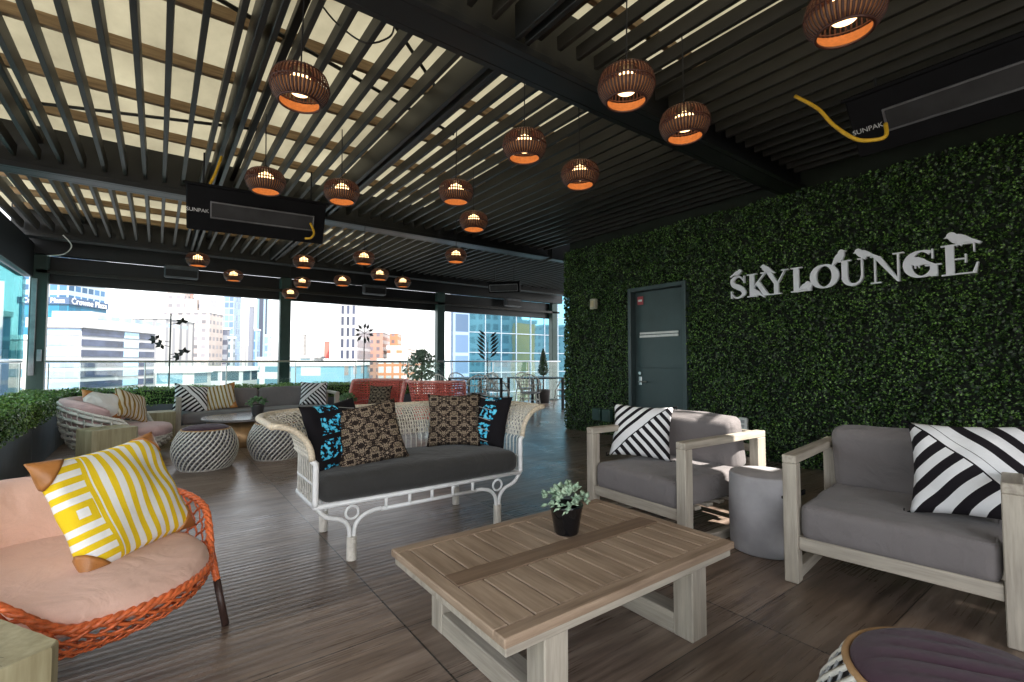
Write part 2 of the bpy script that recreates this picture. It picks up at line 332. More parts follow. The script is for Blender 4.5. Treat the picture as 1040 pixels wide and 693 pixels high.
# ---------------------------------------------------------------- mesh builder
class MB:
    def __init__(s): s.v = []; s.f = []
    def add(s, vs, fs):
        o = len(s.v); s.v += [tuple(v) for v in vs]; s.f += [tuple(i + o for i in f) for f in fs]; return s
    def box(s, x0, x1, y0, y1, z0, z1, mat=None):
        vs = [Vector((x, y, z)) for x in (x0, x1) for y in (y0, y1) for z in (z0, z1)]
        if mat is not None: vs = [mat @ v for v in vs]
        return s.add(vs, [(0, 1, 3, 2), (4, 6, 7, 5), (0, 4, 5, 1), (2, 3, 7, 6), (0, 2, 6, 4), (1, 5, 7, 3)])
    def bbox(s, x0, x1, y0, y1, z0, z1, c=0.004, mat=None):
        """box with chamfered edges"""
        c = min(c, (x1 - x0) / 3, (y1 - y0) / 3, (z1 - z0) / 3)
        X, Y, Z = (x0, x1), (y0, y1), (z0, z1); vs = []; idx = {}
        for i in (0, 1):
            for j in (0, 1):
                for k in (0, 1):
                    dx = c if i == 0 else -c; dy = c if j == 0 else -c; dz = c if k == 0 else -c
                    for a, p in (('x', (X[i], Y[j] + dy, Z[k] + dz)), ('y', (X[i] + dx, Y[j], Z[k] + dz)), ('z', (X[i] + dx, Y[j] + dy, Z[k]))):
                        idx[(i, j, k, a)] = len(vs); vs.append(Vector(p))
        if mat is not None: vs = [mat @ v for v in vs]
        F = []
        for i in (0, 1):
            q = [idx[(i, 0, 0, 'x')], idx[(i, 1, 0, 'x')], idx[(i, 1, 1, 'x')], idx[(i, 0, 1, 'x')]]; F.append(q if i else q[::-1])
            q = [idx[(0, i, 0, 'y')], idx[(1, i, 0, 'y')], idx[(1, i, 1, 'y')], idx[(0, i, 1, 'y')]]; F.append(q[::-1] if i else q)
            q = [idx[(0, 0, i, 'z')], idx[(1, 0, i, 'z')], idx[(1, 1, i, 'z')], idx[(0, 1, i, 'z')]]; F.append(q if i else q[::-1])
        for i in (0, 1):
            for j in (0, 1):
                F.append((idx[(i, j, 0, 'x')], idx[(i, j, 1, 'x')], idx[(i, j, 1, 'y')], idx[(i, j, 0, 'y')]))
                F.append((idx[(i, 0, j, 'x')], idx[(i, 1, j, 'x')], idx[(i, 1, j, 'z')], idx[(i, 0, j, 'z')]))
                F.append((idx[(0, i, j, 'y')], idx[(1, i, j, 'y')], idx[(1, i, j, 'z')], idx[(0, i, j, 'z')]))
        for i in (0, 1):
            for j in (0, 1):
                for k in (0, 1): F.append((idx[(i, j, k, 'x')], idx[(i, j, k, 'y')], idx[(i, j, k, 'z')]))
        return s.add(vs, F)
    def tube(s, pts, r, n=8, closed=False, caps=True):
        pts = [Vector(p) for p in pts]; N = len(pts)
        rr = r if isinstance(r, (list, tuple)) else [r] * N
        up = None; rings = []
        for i, p in enumerate(pts):
            a = pts[(i - 1) % N] if (closed or i) else p; c = pts[(i + 1) % N] if (closed or i < N - 1) else p
            d = (c - a).normalized()
            if up is None:
                up = Vector((0, 0, 1)) if abs(d.z) < 0.9 else Vector((1, 0, 0))
            sx = d.cross(up).normalized(); up = sx.cross(d).normalized()
            rings.append([p + (sx * math.cos(2 * math.pi * k / n) + up * math.sin(2 * math.pi * k / n)) * rr[i] for k in range(n)])
        o = len(s.v); vs = [v for ri in rings for v in ri]; fs = []
        for i in range(N if closed else N - 1):
            j = (i + 1) % N
            for k in range(n): fs.append((i * n + k, i * n + (k + 1) % n, j * n + (k + 1) % n, j * n + k))
        if caps and not closed:
            fs.append(tuple(range(n))[::-1]); fs.append(tuple((N - 1) * n + k for k in range(n)))
        return s.add(vs, fs)
    def lathe(s, prof, n=32, cen=(0, 0, 0), sx=1, sy=1):
        vs = []; fs = []; m = len(prof)
        for r_, z in prof:
            for k in range(n):
                a = 2 * math.pi * k / n; vs.append((cen[0] + r_ * math.cos(a) * sx, cen[1] + r_ * math.sin(a) * sy, cen[2] + z))
        for i in range(m - 1):
            for k in range(n): fs.append((i * n + k, i * n + (k + 1) % n, (i + 1) * n + (k + 1) % n, (i + 1) * n + k))
        if prof[0][0] > 1e-6: fs.append(tuple(range(n))[::-1])
        if prof[-1][0] > 1e-6: fs.append(tuple((m - 1) * n + k for k in range(n)))
        return s.add(vs, fs)
    def prism(s, poly, frame, t0, t1):
        """poly of (u,v) extruded along w; frame maps (u,v,w) to a point"""
        n = len(poly); vs = [frame(u, v, t0) for u, v in poly] + [frame(u, v, t1) for u, v in poly]
        fs = [tuple(range(n))[::-1], tuple(range(n, 2 * n))] + [(i, (i + 1) % n, n + (i + 1) % n, n + i) for i in range(n)]
        return s.add(vs, fs)
    def strip(s, pts, nrm, wid, t=0.003):
        """flat strand with a lens section following pts, lying on normals"""
        N = len(pts); vs = []; fs = []
        for i in range(N):
            p = pts[i]; d = (pts[min(i + 1, N - 1)] - pts[max(i - 1, 0)])
            if d.length < 1e-9: d = Vector((1, 0, 0))
            b_ = nrm[i].cross(d).normalized() * wid / 2
            vs += [p + b_, p + nrm[i] * t, p - b_, p - nrm[i] * t]
        for i in range(N - 1):
            for k in range(4): fs.append((i * 4 + k, i * 4 + (k + 1) % 4, (i + 1) * 4 + (k + 1) % 4, (i + 1) * 4 + k))
        return s.add(vs, fs)
    def build(s, name, mat, parent=None, smooth=False, loc=None, rot=None):
        me = bpy.data.meshes.new(name); me.from_pydata(s.v, [], s.f); me.validate(); me.update()
        import bmesh
        if len(s.f) < 30000:
            bm = bmesh.new(); bm.from_mesh(me); bmesh.ops.recalc_face_normals(bm, faces=bm.faces); bm.to_mesh(me); bm.free()
        o = bpy.data.objects.new(name, me); COL.objects.link(o)
        if mat is not None: me.materials.append(mat)
        if parent is not None: o.parent = parent
        if smooth:
            for p in me.polygons: p.use_smooth = True
        if loc is not None: o.location = loc
        if rot is not None: o.rotation_euler = rot
        return o

def tag(o, label=None, cat=None, group=None, kind=None):
    if label: o['label'] = label
    if cat: o['category'] = cat
    if group: o['group'] = group
    if kind: o['kind'] = kind
    return o
def thing(name, loc, rz, label, cat, group=None):
    o = bpy.data.objects.new(name, None); COL.objects.link(o); o.location = loc; o.rotation_euler = (0, 0, rz)
    o.empty_display_size = 0.1
    return tag(o, label, cat, group)
def copy_tree(o, parent=None):
    kids = [c for c in bpy.data.objects if c.parent == o]
    c = o.copy(); COL.objects.link(c)
    if parent is not None: c.parent = parent
    for k in kids: copy_tree(k, c)
    return c
def dup(o, loc, rz, label):
    c = copy_tree(o); c.location = loc; c.rotation_euler = (o.rotation_euler[0], o.rotation_euler[1], rz); c['label'] = label; return c

def cushion_mb(sx, sy, sz, r=0.04, crown=0.02, n=14, mb=None, off=(0, 0, 0), wr=0.004, seed=0):
    mb = mb or MB(); hx, hy, hz = sx / 2, sy / 2, sz / 2; r = min(r, hz * 0.98, hx, hy)
    vs = []; fs = []; key = {}
    def P(u, v, w_):
        p = Vector((u * hx, v * hy, w_ * hz))
        c = Vector((max(-hx + r, min(hx - r, p.x)), max(-hy + r, min(hy - r, p.y)), max(-hz + r, min(hz - r, p.z))))
        d = p - c
        if d.length > 1e-9: p = c + d.normalized() * r
        k = (1 - u * u) * (1 - v * v)
        p.z += crown * k * (1 if w_ > 0 else -0.6) * abs(w_)
        p.x += crown * 0.5 * (1 - v * v) * u ** 5; p.y += crown * 0.5 * (1 - u * u) * v ** 5
        p.z += wr * math.sin(u * 7 + seed) * math.cos(v * 5 + seed * 2) * (1 if w_ > 0 else 0)
        return p
    def vid(u, v, w_):
        k = (round(u, 5), round(v, 5), round(w_, 5))
        if k not in key: key[k] = len(vs); vs.append(P(u, v, w_) + Vector(off))
        return key[k]
    def grid(h, rr):
        out = set([-1, 1, 1 - 2 * 0]); t = [-1 + 2 * i / n for i in range(n + 1)]
        e = min(0.5, rr / h)
        ex = [-1 + e * q for q in (0, .12, .35, .65, 1)] + [1 - e * q for q in (0, .12, .35, .65, 1)]
        return sorted(set(round(a, 4) for a in ex + [a for a in t if abs(a) < 1 - e]))
    gx, gy, gz = grid(hx, r), grid(hy, r), grid(hz, r)
    def face(A, B, f):
        for i in range(len(A) - 1):
            for j in range(len(B) - 1):
                fs.append((f(A[i], B[j]), f(A[i + 1], B[j]), f(A[i + 1], B[j + 1]), f(A[i], B[j + 1])))
    for s_ in (-1, 1):
        face(gx, gy, lambda a, b: vid(a, b, s_)); face(gx, gz, lambda a, b: vid(a, s_, b)); face(gy, gz, lambda a, b: vid(s_, a, b))
    return mb.add(vs, fs)
def cushion(name, sx, sy, sz, mat, parent, loc, rot=(0, 0, 0), **k):
    return cushion_mb(sx, sy, sz, **k).build(name, mat, parent, True, loc, rot)
def piping(cu, sx, sy, sz, r, mat):
    e = r * (1 - .7071); X, Y_ = sx / 2 - e, sy / 2 - e; rc_ = r * .7
    for z in ((sz / 2 - e), -(sz / 2 - e)):
        pts = []
        for cx_, cy_, a0 in ((X - rc_, Y_ - rc_, 0), (-X + rc_, Y_ - rc_, 90), (-X + rc_, -Y_ + rc_, 180), (X - rc_, -Y_ + rc_, 270)):
            for k in range(5): a = R(a0 + 22.5 * k); pts.append((cx_ + rc_ * math.cos(a), cy_ + rc_ * math.sin(a), z))
        m = MB(); m.tube(pts, .0045, 6, True); m.build('piping', mat, cu, True)
def pil_ph(seed):
    rs = random.Random(seed); return [rs.uniform(0, 6) for _ in range(6)]
def pillow_mb(w_, h_, t, n=26, pinch=0.09, seed=0):
    mb = MB(); vs = []; fs = []; idx = {}
    ph = pil_ph(seed)
    for side in (1, -1):
        for i in range(n + 1):
            for j in range(n + 1):
                u = -1 + 2 * i / n; v = -1 + 2 * j / n
                edge = i in (0, n) or j in (0, n)
                if edge and side < 0: idx[(side, i, j)] = idx[(1, i, j)]; continue
                k = max(0.0, (1 - u ** 2) * (1 - v ** 2)) ** 0.42
                px = u * (1 - pinch * (1 - v * v) * abs(u)) * w_ / 2
                pz = v * (1 - pinch * (1 - u * u) * abs(v)) * h_ / 2
                wr = 0.012 * k * math.sin(u * 5 + ph[0]) * math.sin(v * 4 + ph[1]) + 0.006 * k * math.sin(11 * u * v + ph[2])
                idx[(side, i, j)] = len(vs); vs.append((px, -side * (t / 2 * k) - wr * side, pz))
    for side in (1, -1):
        for i in range(n):
            for j in range(n):
                fs.append((idx[(side, i, j)], idx[(side, i + 1, j)], idx[(side, i + 1, j + 1)], idx[(side, i, j + 1)]))
    return mb.add(vs, fs)
def pillow(loc, rot, w_, h_, t, mat, label, seed=0, corners=False, group=None, tassel=False):
    o = pillow_mb(w_, h_, t, seed=seed).build('throw_pillow', mat, None, True)
    o.location = loc; o.rotation_mode = 'XYZ'; o.rotation_euler = rot
    tag(o, label, 'pillow', group)
    if corners:
        for sx in (-1, 1):
            for sz in (-1, 1):
                c = MB(); n = 8; q = {}
                ph = pil_ph(seed)
                for side in (1, -1):
                    vs = []
                    for i in range(n + 1):
                        for j in range(n + 1 - i):
                            u = 1 - .11 / (w_ / 2) * i / n; v = 1 - .11 / (h_ / 2) * j / n; U_ = sx * u; V_ = sz * v
                            kk = max(0.0, (1 - u * u) * (1 - v * v)) ** 0.42
                            px = u * (1 - 0.09 * (1 - v * v) * u) * w_ / 2 + 0.004 * (1 if i < n else 0); pz = v * (1 - 0.09 * (1 - u * u) * v) * h_ / 2 + 0.004
                            q[(side, i, j)] = len(c.v); wr = 0.012 * kk * math.sin(U_ * 5 + ph[0]) * math.sin(V_ * 4 + ph[1]) + 0.006 * kk * math.sin(11 * U_ * V_ + ph[2]); c.v.append((sx * px, -side * (t / 2 * kk + wr + 0.004), sz * pz))
                    for i in range(n):
                        for j in range(n - i):
                            c.f.append((q[(side, i, j)], q[(side, i + 1, j)], q[(side, i, j + 1)]))
                            if j < n - i - 1: c.f.append((q[(side, i + 1, j)], q[(side, i + 1, j + 1)], q[(side, i, j + 1)]))
                for i in range(n):
                    c.f.append((q[(1, i, 0)], q[(1, i + 1, 0)], q[(-1, i + 1, 0)], q[(-1, i, 0)]))
                    c.f.append((q[(1, 0, i)], q[(1, 0, i + 1)], q[(-1, 0, i + 1)], q[(-1, 0, i)]))
                    c.f.append((q[(1, i, n - i)], q[(1, i + 1, n - i - 1)], q[(-1, i + 1, n - i - 1)], q[(-1, i, n - i)]))
                c.build('corner_patch', leather, o, True)
    if tassel:
        for sx in (-1, 1):
            for sz in (-1, 1):
                c = MB()
                for k in range(3):
                    c.tube([(sx * w_ / 2 * .985, 0, sz * h_ / 2 * .985), (sx * (w_ / 2 + .012 + .006 * k), .004 * k, sz * (h_ / 2 + .004)), (sx * (w_ / 2 + .022), .006 * k - .004, sz * (h_ / 2 - .012 * (k - .5)))], [.006, .005, .003], 6)
                c.build('tassel', black_mat, o, True)
    return o

def leaves_obj(name, P, N, size, mat, parent=None, aspect=0.6, jitter=0.7, fold=0.25):
    """many small folded leaves at points P facing roughly N"""
    P = np.asarray(P, float); n = len(P); N = np.asarray(N, float) + rng.normal(0, jitter, (n, 3))
    N /= np.linalg.norm(N, axis=1)[:, None]
    T = rng.normal(size=(n, 3)); T -= (T * N).sum(1)[:, None] * N; T /= np.linalg.norm(T, axis=1)[:, None]
    B = np.cross(N, T); L = size * rng.uniform(0.7, 1.3, n)[:, None]; Wd = L * aspect * 0.5
    a = P - T * L * 0.5; d = P + T * L * 0.5
    m1 = P + B * Wd + N * Wd * fold; m2 = P - B * Wd + N * Wd * fold
    V = np.stack([a, m1, d, m2], 1).reshape(-1, 3)
    i = np.arange(n) * 4
    me = bpy.data.meshes.new(name)
    me.vertices.add(n * 4); me.vertices.foreach_set('co', V.ravel())
    F = np.stack([i, i + 1, i + 2, i, i + 2, i + 3], 1).ravel()
    me.loops.add(n * 6); me.loops.foreach_set('vertex_index', F)
    me.polygons.add(n * 2); me.polygons.foreach_set('loop_start', np.arange(n * 2) * 3); me.polygons.foreach_set('loop_total', np.full(n * 2, 3))
    me.update(); me.validate(); me.materials.append(mat)
    o = bpy.data.objects.new(name, me); COL.objects.link(o)
    if parent is not None: o.parent = parent
    return o

# ================================================================ SETTING
ZG = -38.0
g = MB(); g.box(-3000, 3000, -3000, 3000, ZG - 1, ZG)
tag(g.build('ground', M('city_ground', (0.30, 0.31, 0.30), 0.9, 0, 0.35, 0.02)), kind='structure')
f = MB(); f.box(-1.9, 5.62, -4, 10.7, -0.3, 0); f.box(5.62, 9.6, 5.7, 10.7, -0.3, 0)
tag(f.build('floor', floor_mat), kind='structure')
f = MB(); f.box(-9, 12, -16, -4.003, -0.3, -0.004); f.box(-9, -1.903, -4.0, 2.0, -0.3, -0.004)
tag(f.build('terrace', M('bounce_paving', (0.52, 0.49, 0.45), 0.8, 0, 0.1, 2)), kind='structure')  # unseen pale terrace, added to bounce sunlight in as fill

# ---- pergola roof
pg = thing('pergola_roof', (0, 0, 0), 0, 'dark grey louvred pergola roof with translucent cream sheeting over the whole terrace', 'pergola')
BEAMS = [(-1.2, 'X'), (2.22, 'X'), (6.38, 'X'), (9.75, 'X')]
for y in (-3.0, -1.2, 2.22, 6.38):
    b = MB(); x1 = 5.52
    b.bbox(-1.75, x1, y, y + 0.16, 2.95, 3.40); b.bbox(-1.75, x1, y - 0.05, y - 0.002, 2.95, 3.0); b.bbox(-1.75, x1, y + 0.162, y + 0.21, 2.95, 3.0)
    b.build('beam', beam_mat, pg)
b = MB(); b.bbox(-1.75, 9.5, 9.75, 9.91, 2.95, 3.40); b.bbox(-1.75, 9.5, 9.70, 9.748, 2.95, 3.0); b.build('beam', beam_mat, pg)
b = MB(); b.bbox(5.62, 9.5, 6.38, 6.54, 2.95, 3.40); b.build('beam', beam_mat, pg)
b = MB(); b.bbox(-1.75, 9.5, 10.32, 10.5, 2.80, 3.40); b.build('beam', beam_mat, pg)
for x in (-1.75, 5.30):
    b = MB(); b.bbox(x, x + 0.12, -2.95, 10.3, 3.402, 3.5); b.build('beam', beam_mat, pg)
for x in (0.40, 1.62):
    for (y0, y1) in ((-2.78, -1.26), (-0.98, 2.16), (2.44, 6.32), (6.60, 9.69)):
        b = MB(); b.bbox(x, x + 0.035, y0, y1, 2.99, 3.20); b.bbox(x + 0.075, x + 0.11, y0, y1, 2.99, 3.20); b.build('cross_beam', beam_mat, pg)
for (y0, y1, xe) in ((-2.78, -1.26, 5.3), (-0.98, -0.02, 5.3), (0.0, 2.16, 5.3), (2.44, 6.32, 5.45), (6.60, 9.69, 9.4), (9.92, 10.3, 9.4)):
    lp = MB(); x = -1.62
    while x < xe:
        skip = (0.34 < x < 0.55) or (1.56 < x < 1.77) or (y1 < 0 and 2.7 < x < 3.4)
        if not skip:
            m_ = Matrix.Translation((x, 0, 3.10)) @ Matrix.Rotation(R(-3 if x > 1.7 else 3), 4, 'Y')
            hh = 0.055 if x < 1.6 else 0.043
            lp.bbox(-0.017, 0.017, y0, y1, -hh, hh, 0.003, mat=m_)
        x += 0.163
    lp.build('louvre_panel', louvre_mat, pg)
# purlins and steel above the louvres
for k in range(18):
    y = -2.6 + 0.76 * k
    if abs(y - 2.3) < .15 or abs(y - 6.45) < .15 or y > 9.9 or abs(y + 1.1) < .2: continue
    p = MB(); p.bbox(-1.7, 3.3, y, y + 0.045, 3.31, 3.395); p.build('purlin', raw_wood, pg)
for x in (0.62, -1.0, 2.6):
    p = MB(); p.bbox(x, x + 0.05, -2.8, 10.2, 3.232, 3.29); p.build('steel_angle', louvre_mat, pg)
for (a, b_) in (((0.1, 3.2, 3.27), (2.2, 3.9, 3.27)), ((-0.9, 5.5, 3.27), (0.7, 4.9, 3.27)), ((0.9, 2.6, 3.27), (1.7, 3.3, 3.27))):
    p = MB(); p.tube([a, b_], 0.014, 6); p.build('brace', louvre_mat, pg)
# roof sheets: translucent on the left, solid on the right, a gap the sun falls through
r_ = MB(); r_.box(-1.9, 2.92, -3.0, 10.6, 3.51, 3.53); r_.box(2.922, 3.35, -0.1, 10.6, 3.51, 3.53); r_.box(2.922, 3.35, -3.0, -1.2, 3.51, 3.53)  # sheets reach back out of view, added length keeps sun off the floor
r_.build('translucent_sheet', trans_roof, pg)
r_ = MB(); r_.box(3.353, 5.6, -3.0, 10.6, 3.51, 3.57); r_.box(5.603, 9.6, 5.9, 10.6, 3.51, 3.57)
r_.build('solid_sheet', M('roof_deck', (0.018, 0.016, 0.014), 0.9), pg)
rm = MB(); rm.bbox(-1.6, 9.4, 10.505, 10.62, 2.36, 2.80); rm.build('screen_housing', beam_mat, pg)
rm = MB(); rm.bbox(-1.75, -1.58, -2.95, 10.3, 2.42, 2.95); rm.build('fascia', beam_mat, pg)
rm = MB(); rm.bbox(-1.56, 9.4, 10.33, 10.36, 2.50, 2.56); rm.build('screen_rail', louvre_mat, pg)
# valance strip of opaque sheet closing the wall side of the roof
for i, (x, y, mt, lb) in enumerate(((-1.62, 10.33, post_green, 'dark green square post in the far left corner of the terrace'),
                                   (1.93, 10.33, post_green, 'dark green square post between the two wide skyline openings'),
                                   (5.42, 10.33, post_green, 'dark green square post beside the opening onto the blue glass tower'),
                                   (9.1, 10.33, post_green, 'dark post at the right end of the rear terrace edge'),
                                   (-1.74, 5.6, post_green, 'dark green post halfway along the left terrace edge'),
                                   (-1.74, 1.0, post_green, 'dark green post at the near end of the left terrace edge'))):
    b = MB(); b.bbox(0, 0.2, 0, 0.16, 0.0, 2.79 if y > 9 else 2.41, 0.01); b.bbox(-0.02, 0.22, -0.02, 0.18, 0, 0.02)
    o = b.build('roof_post', mt, None, loc=(x, y, 0.001)); tag(o, lb, 'post', 'posts carrying the pergola')
    if i == 0:
        q = MB(); q.bbox(0.03, 0.09, -0.06, -0.022, 0.9, 2.4); q.bbox(0.12, 0.17, -0.07, -0.022, 1.12, 1.30); q.build('conduit', M('pale_conduit', (0.35, 0.35, 0.38), 0.5), o)

# ---- green wall
WX = 5.5
gw = thing('green_wall', (0, 0, 0), 0, 'tall wall clad in dense dark green leaves, holding the door and the white sign', 'wall')
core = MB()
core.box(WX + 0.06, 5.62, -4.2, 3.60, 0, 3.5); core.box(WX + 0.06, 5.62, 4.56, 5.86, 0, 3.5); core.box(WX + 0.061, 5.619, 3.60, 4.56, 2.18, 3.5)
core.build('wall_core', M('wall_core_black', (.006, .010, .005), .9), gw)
rw0 = MB(); rw0.box(1.6, 5.6, -3.2, -3.02, 0.001, 3.5); rw0.build('light_block_wall', M('render_grey', (.12, .12, .12), .8), gw)  # unseen wall added to block light from behind the camera
cb0 = MB(); cb0.box(5.63, 9.6, -4.2, 5.83, -0.2, 3.5); cb0.build('building_core', M('render_grey', (.12, .12, .12), .8), gw)
nl = 78000
Y = rng.uniform(-1.6, 5.86, nl); Zz = rng.uniform(0.0, 2.96, nl)
keep = ~((Y > 3.60) & (Y < 4.56) & (Zz < 2.17)); Y = Y[keep]; Zz = Zz[keep]
bumpx = 0.025 * np.sin(Y * 5.1 + np.sin(Zz * 4)) * np.cos(Zz * 4.3) + 0.015 * np.sin(Y * 13 + Zz * 9)
X = WX + bumpx + rng.uniform(-0.04, 0.05, len(Y))
leaves_obj('foliage', np.stack([X, Y, Zz], 1), np.tile([-1, 0, 0.25], (len(Y), 1)), 0.031, ivy, gw, 0.7, 0.6)
ne = 3500
leaves_obj('foliage', np.stack([rng.uniform(5.46, 5.64, ne), 5.87 + rng.uniform(-0.02, 0.04, ne), rng.uniform(0, 2.95, ne)], 1), np.tile([0, 1, 0.2], (ne, 1)), 0.042, ivy, gw, 0.7, 0.5)

# ---- door
dr = thing('exit_door', (5.5, 4.08, 0), 0, 'dark slate green metal door set in the leafy wall', 'door')
b = MB(); b.bbox(0.07, 0.10, -0.42, 0.42, 0.01, 2.11); b.bbox(0.063, 0.07, -0.42, 0.42, 1.02, 1.03); b.build('door_leaf', door_mat, dr)
b = MB(); b.bbox(-0.035, 0.118, -0.475, -0.422, 0, 2.17); b.bbox(-0.035, 0.118, 0.422, 0.475, 0, 2.17); b.bbox(-0.035, 0.118, -0.421, 0.421, 2.115, 2.17); b.build('door_frame', door_mat, dr)
b = MB(); b.bbox(0.05, 0.069, -0.30, 0.33, 1.50, 1.53); b.bbox(0.045, 0.069, -0.30, 0.33, 1.455, 1.49); b.build('notice_strip', white_paint, dr)
b = MB(); b.bbox(0.058, 0.069, 0.27, 0.37, 1.93, 2.05); o = b.build('notice_plate', M('red_plate', (0.45, 0.08, 0.09), 0.5), dr)
b = MB(); b.bbox(0.054, 0.0575, 0.285, 0.355, 1.975, 2.005); b.build('notice_text_band', white_paint, o)
b = MB(); b.bbox(0.055, 0.069, 0.31, 0.36, 0.78, 0.90, 0.004); b.tube([(0.06, 0.335, 0.83), (0.02, 0.335, 0.83), (0.02, 0.20, 0.83)], 0.010, 8); b.tube([(0.069, 0.335, 0.95), (0.045, 0.335, 0.95)], 0.022, 12); b.build('handle', steel, dr)

# ---- fittings on the wall
b = MB(); b.bbox(5.40, 5.47, 5.14, 5.25, 1.93, 2.09, 0.01); o = b.build('wall_sconce', M('sconce_beige', (0.45, 0.42, 0.33), 0.5)); tag(o, 'small beige wall light on the leaves left of the door', 'wall light')
b = MB(); b.bbox(5.392, 5.399, 5.165, 5.225, 1.96, 2.06, 0.004); b.build('lens', M('sconce_lens', (0.6, 0.5, 0.3), 0.3), o)
for (y, lb) in ((5.12, 'dark green electrical box low on the leafy wall, the left one of two'), (4.92, 'dark green electrical box low on the leafy wall, right one of the pair')):
    b = MB(); b.bbox(5.38, 5.47, y - 0.08, y + 0.08, 0.22, 0.40, 0.008); o = b.build('junction_box', M('box_green', (0.03, 0.07, 0.055), 0.5)); tag(o, lb, 'electrical box', 'green boxes low on the leafy wall')
    b = MB(); b.bbox(5.372, 5.379, y - 0.06, y + 0.06, 0.24, 0.38, 0.003); b.build('lid', post_green, o)
for (y, z, lb) in ((4.66, 0.32, 'small white power outlet between the green boxes and the door'), (2.86, 0.40, 'small white power outlet behind the armchair near the wall'), (1.85, 0.40, 'small white power outlet just left of the large loveseat')):
    b = MB(); b.bbox(5.42, 5.455, y - 0.05, y + 0.05, z - 0.07, z + 0.07, 0.006); o = b.build('power_outlet', white_paint); tag(o, lb, 'outlet', 'white power outlets on the leafy wall')
    b = MB(); b.bbox(5.414, 5.4195, y - 0.02, y + 0.02, z + 0.01, z + 0.045, 0.001); b.bbox(5.414, 5.4195, y - 0.02, y + 0.02, z - 0.045, z - 0.01, 0.001); b.build('socket', M('socket_grey', (0.4, 0.4, 0.4), 0.5), o)

# ---- sign lettering: hand drawn serif capitals, 1 unit high
def ribbon(path):
    """outline polygon pieces of a path (x, y, width)"""
    quads = []
    L = []; Rr = []
    for i, (x, y, wd) in enumerate(path):
        x0, y0, _ = path[max(i - 1, 0)]; x1, y1, _ = path[min(i + 1, len(path) - 1)]
        dx, dy = x1 - x0, y1 - y0; l = math.hypot(dx, dy) or 1; nx, ny = -dy / l, dx / l
        L.append((x + nx * wd / 2, y + ny * wd / 2)); Rr.append((x - nx * wd / 2, y - ny * wd / 2))
    return L, Rr
def arc(cx, cy, rx, ry, a0, a1, wf, n=28):
    return [(cx + rx * math.cos(R(a0 + (a1 - a0) * i / n)), cy + ry * math.sin(R(a0 + (a1 - a0) * i / n)), wf(a0 + (a1 - a0) * i / n)) for i in range(n + 1)]
thick = lambda a: 0.05 + 0.17 * abs(math.cos(R(a))) ** 1.2
def smooth_path(pts, n=8):
    out = []
    for i in range(len(pts) - 1):
        p0 = pts[max(i - 1, 0)]; p1 = pts[i]; p2 = pts[i + 1]; p3 = pts[min(i + 2, len(pts) - 1)]
        for k in range(n):
            t = k / n
            out.append(tuple(0.5 * ((2 * p1[q]) + (-p0[q] + p2[q]) * t + (2 * p0[q] - 5 * p1[q] + 4 * p2[q] - p3[q]) * t * t + (-p0[q] + 3 * p1[q] - 3 * p2[q] + p3[q]) * t ** 3) for q in range(3)))
    out.append(pts[-1]); return out
def rect(x0, x1, y0, y1): return ('p', [(x0, y0), (x1, y0), (x1, y1), (x0, y1)])
GL = {
 'S': [('r', smooth_path([(.66, .76, .05), (.52, .94, .07), (.34, .96, .09), (.17, .82, .15), (.22, .62, .19), (.42, .50, .23), (.62, .36, .2), (.66, .18, .15), (.50, .05, .09), (.30, .04, .07), (.14, .22, .05)])), rect(.66, .71, .66, .98), rect(.10, .15, .02, .34)],
 'K': [rect(.12, .30, .03, .97), rect(.02, .40, 0, .045), rect(.02, .40, .955, 1), ('p', [(.28, .44), (.68, .96), (.74, .96), (.28, .36)]), ('p', [(.36, .56), (.50, .66), (.86, .04), (.66, .04)]), rect(.56, .84, .955, 1), rect(.58, .94, 0, .045)],
 'Y': [rect(.36, .53, .03, .48), rect(.26, .64, 0, .045), ('p', [(.06, .97), (.26, .97), (.53, .46), (.37, .44)]), ('p', [(.76, .97), (.81, .97), (.53, .46), (.46, .44)]), rect(-.02, .34, .955, 1), rect(.66, .92, .955, 1)],
 'L': [rect(.12, .31, .03, .97), rect(.02, .42, .955, 1), rect(.02, .72, 0, .05), ('p', [(.60, .04), (.72, .04), (.76, .34), (.72, .34)]), ('p', [(.42, .05), (.60, .05), (.71, .26), (.66, .26)])],
 'O': [('c', arc(.46, .5, .345, .43, 0, 360, thick, 48))],
 'U': [rect(.10, .28, .34, .97), rect(.0, .38, .955, 1), rect(.66, .715, .34, .97), rect(.56, .82, .955, 1), ('r', arc(.44, .35, .245, .30, 180, 360, lambda a: .05 + .13 * max(0, (270 + 40 - a) / 130) ** 1.3 + .02, 22))],
 'N': [rect(.12, .17, .03, .97), rect(.02, .30, 0, .045), rect(.02, .22, .955, 1), ('p', [(.10, .97), (.30, .97), (.80, .0), (.72, .0)]), rect(.73, .78, .03, .97), rect(.62, .90, .955, 1)],
 'G': [('r', arc(.46, .5, .345, .43, 52, 325, thick, 40)), rect(.70, .745, .64, .96), rect(.66, .83, .04, .42), rect(.54, .92, .40, .445)],
 'E': [rect(.12, .31, .03, .97), rect(.02, .76, .955, 1), rect(.02, .78, 0, .045), rect(.31, .56, .48, .525), ('p', [(.72, .96), (.76, .96), (.76, .68), (.73, .68)]), ('p', [(.70, .04), (.78, .04), (.83, .34), (.79, .34)]), rect(.54, .58, .36, .64)]}
BIRD = [(-.46, .22), (-.36, .27), (-.33, .34), (-.25, .40), (-.15, .40), (-.07, .34), (-.02, .26), (.12, .20), (.26, .08), (.40, -.10), (.66, -.34), (.58, -.40), (.36, -.24), (.18, -.18), (.05, -.19), (.04, -.30), (.0, -.30), (-.01, -.18), (-.08, -.16), (-.10, -.28), (-.14, -.28), (-.13, -.14), (-.24, -.04), (-.30, .08), (-.33, .18)]
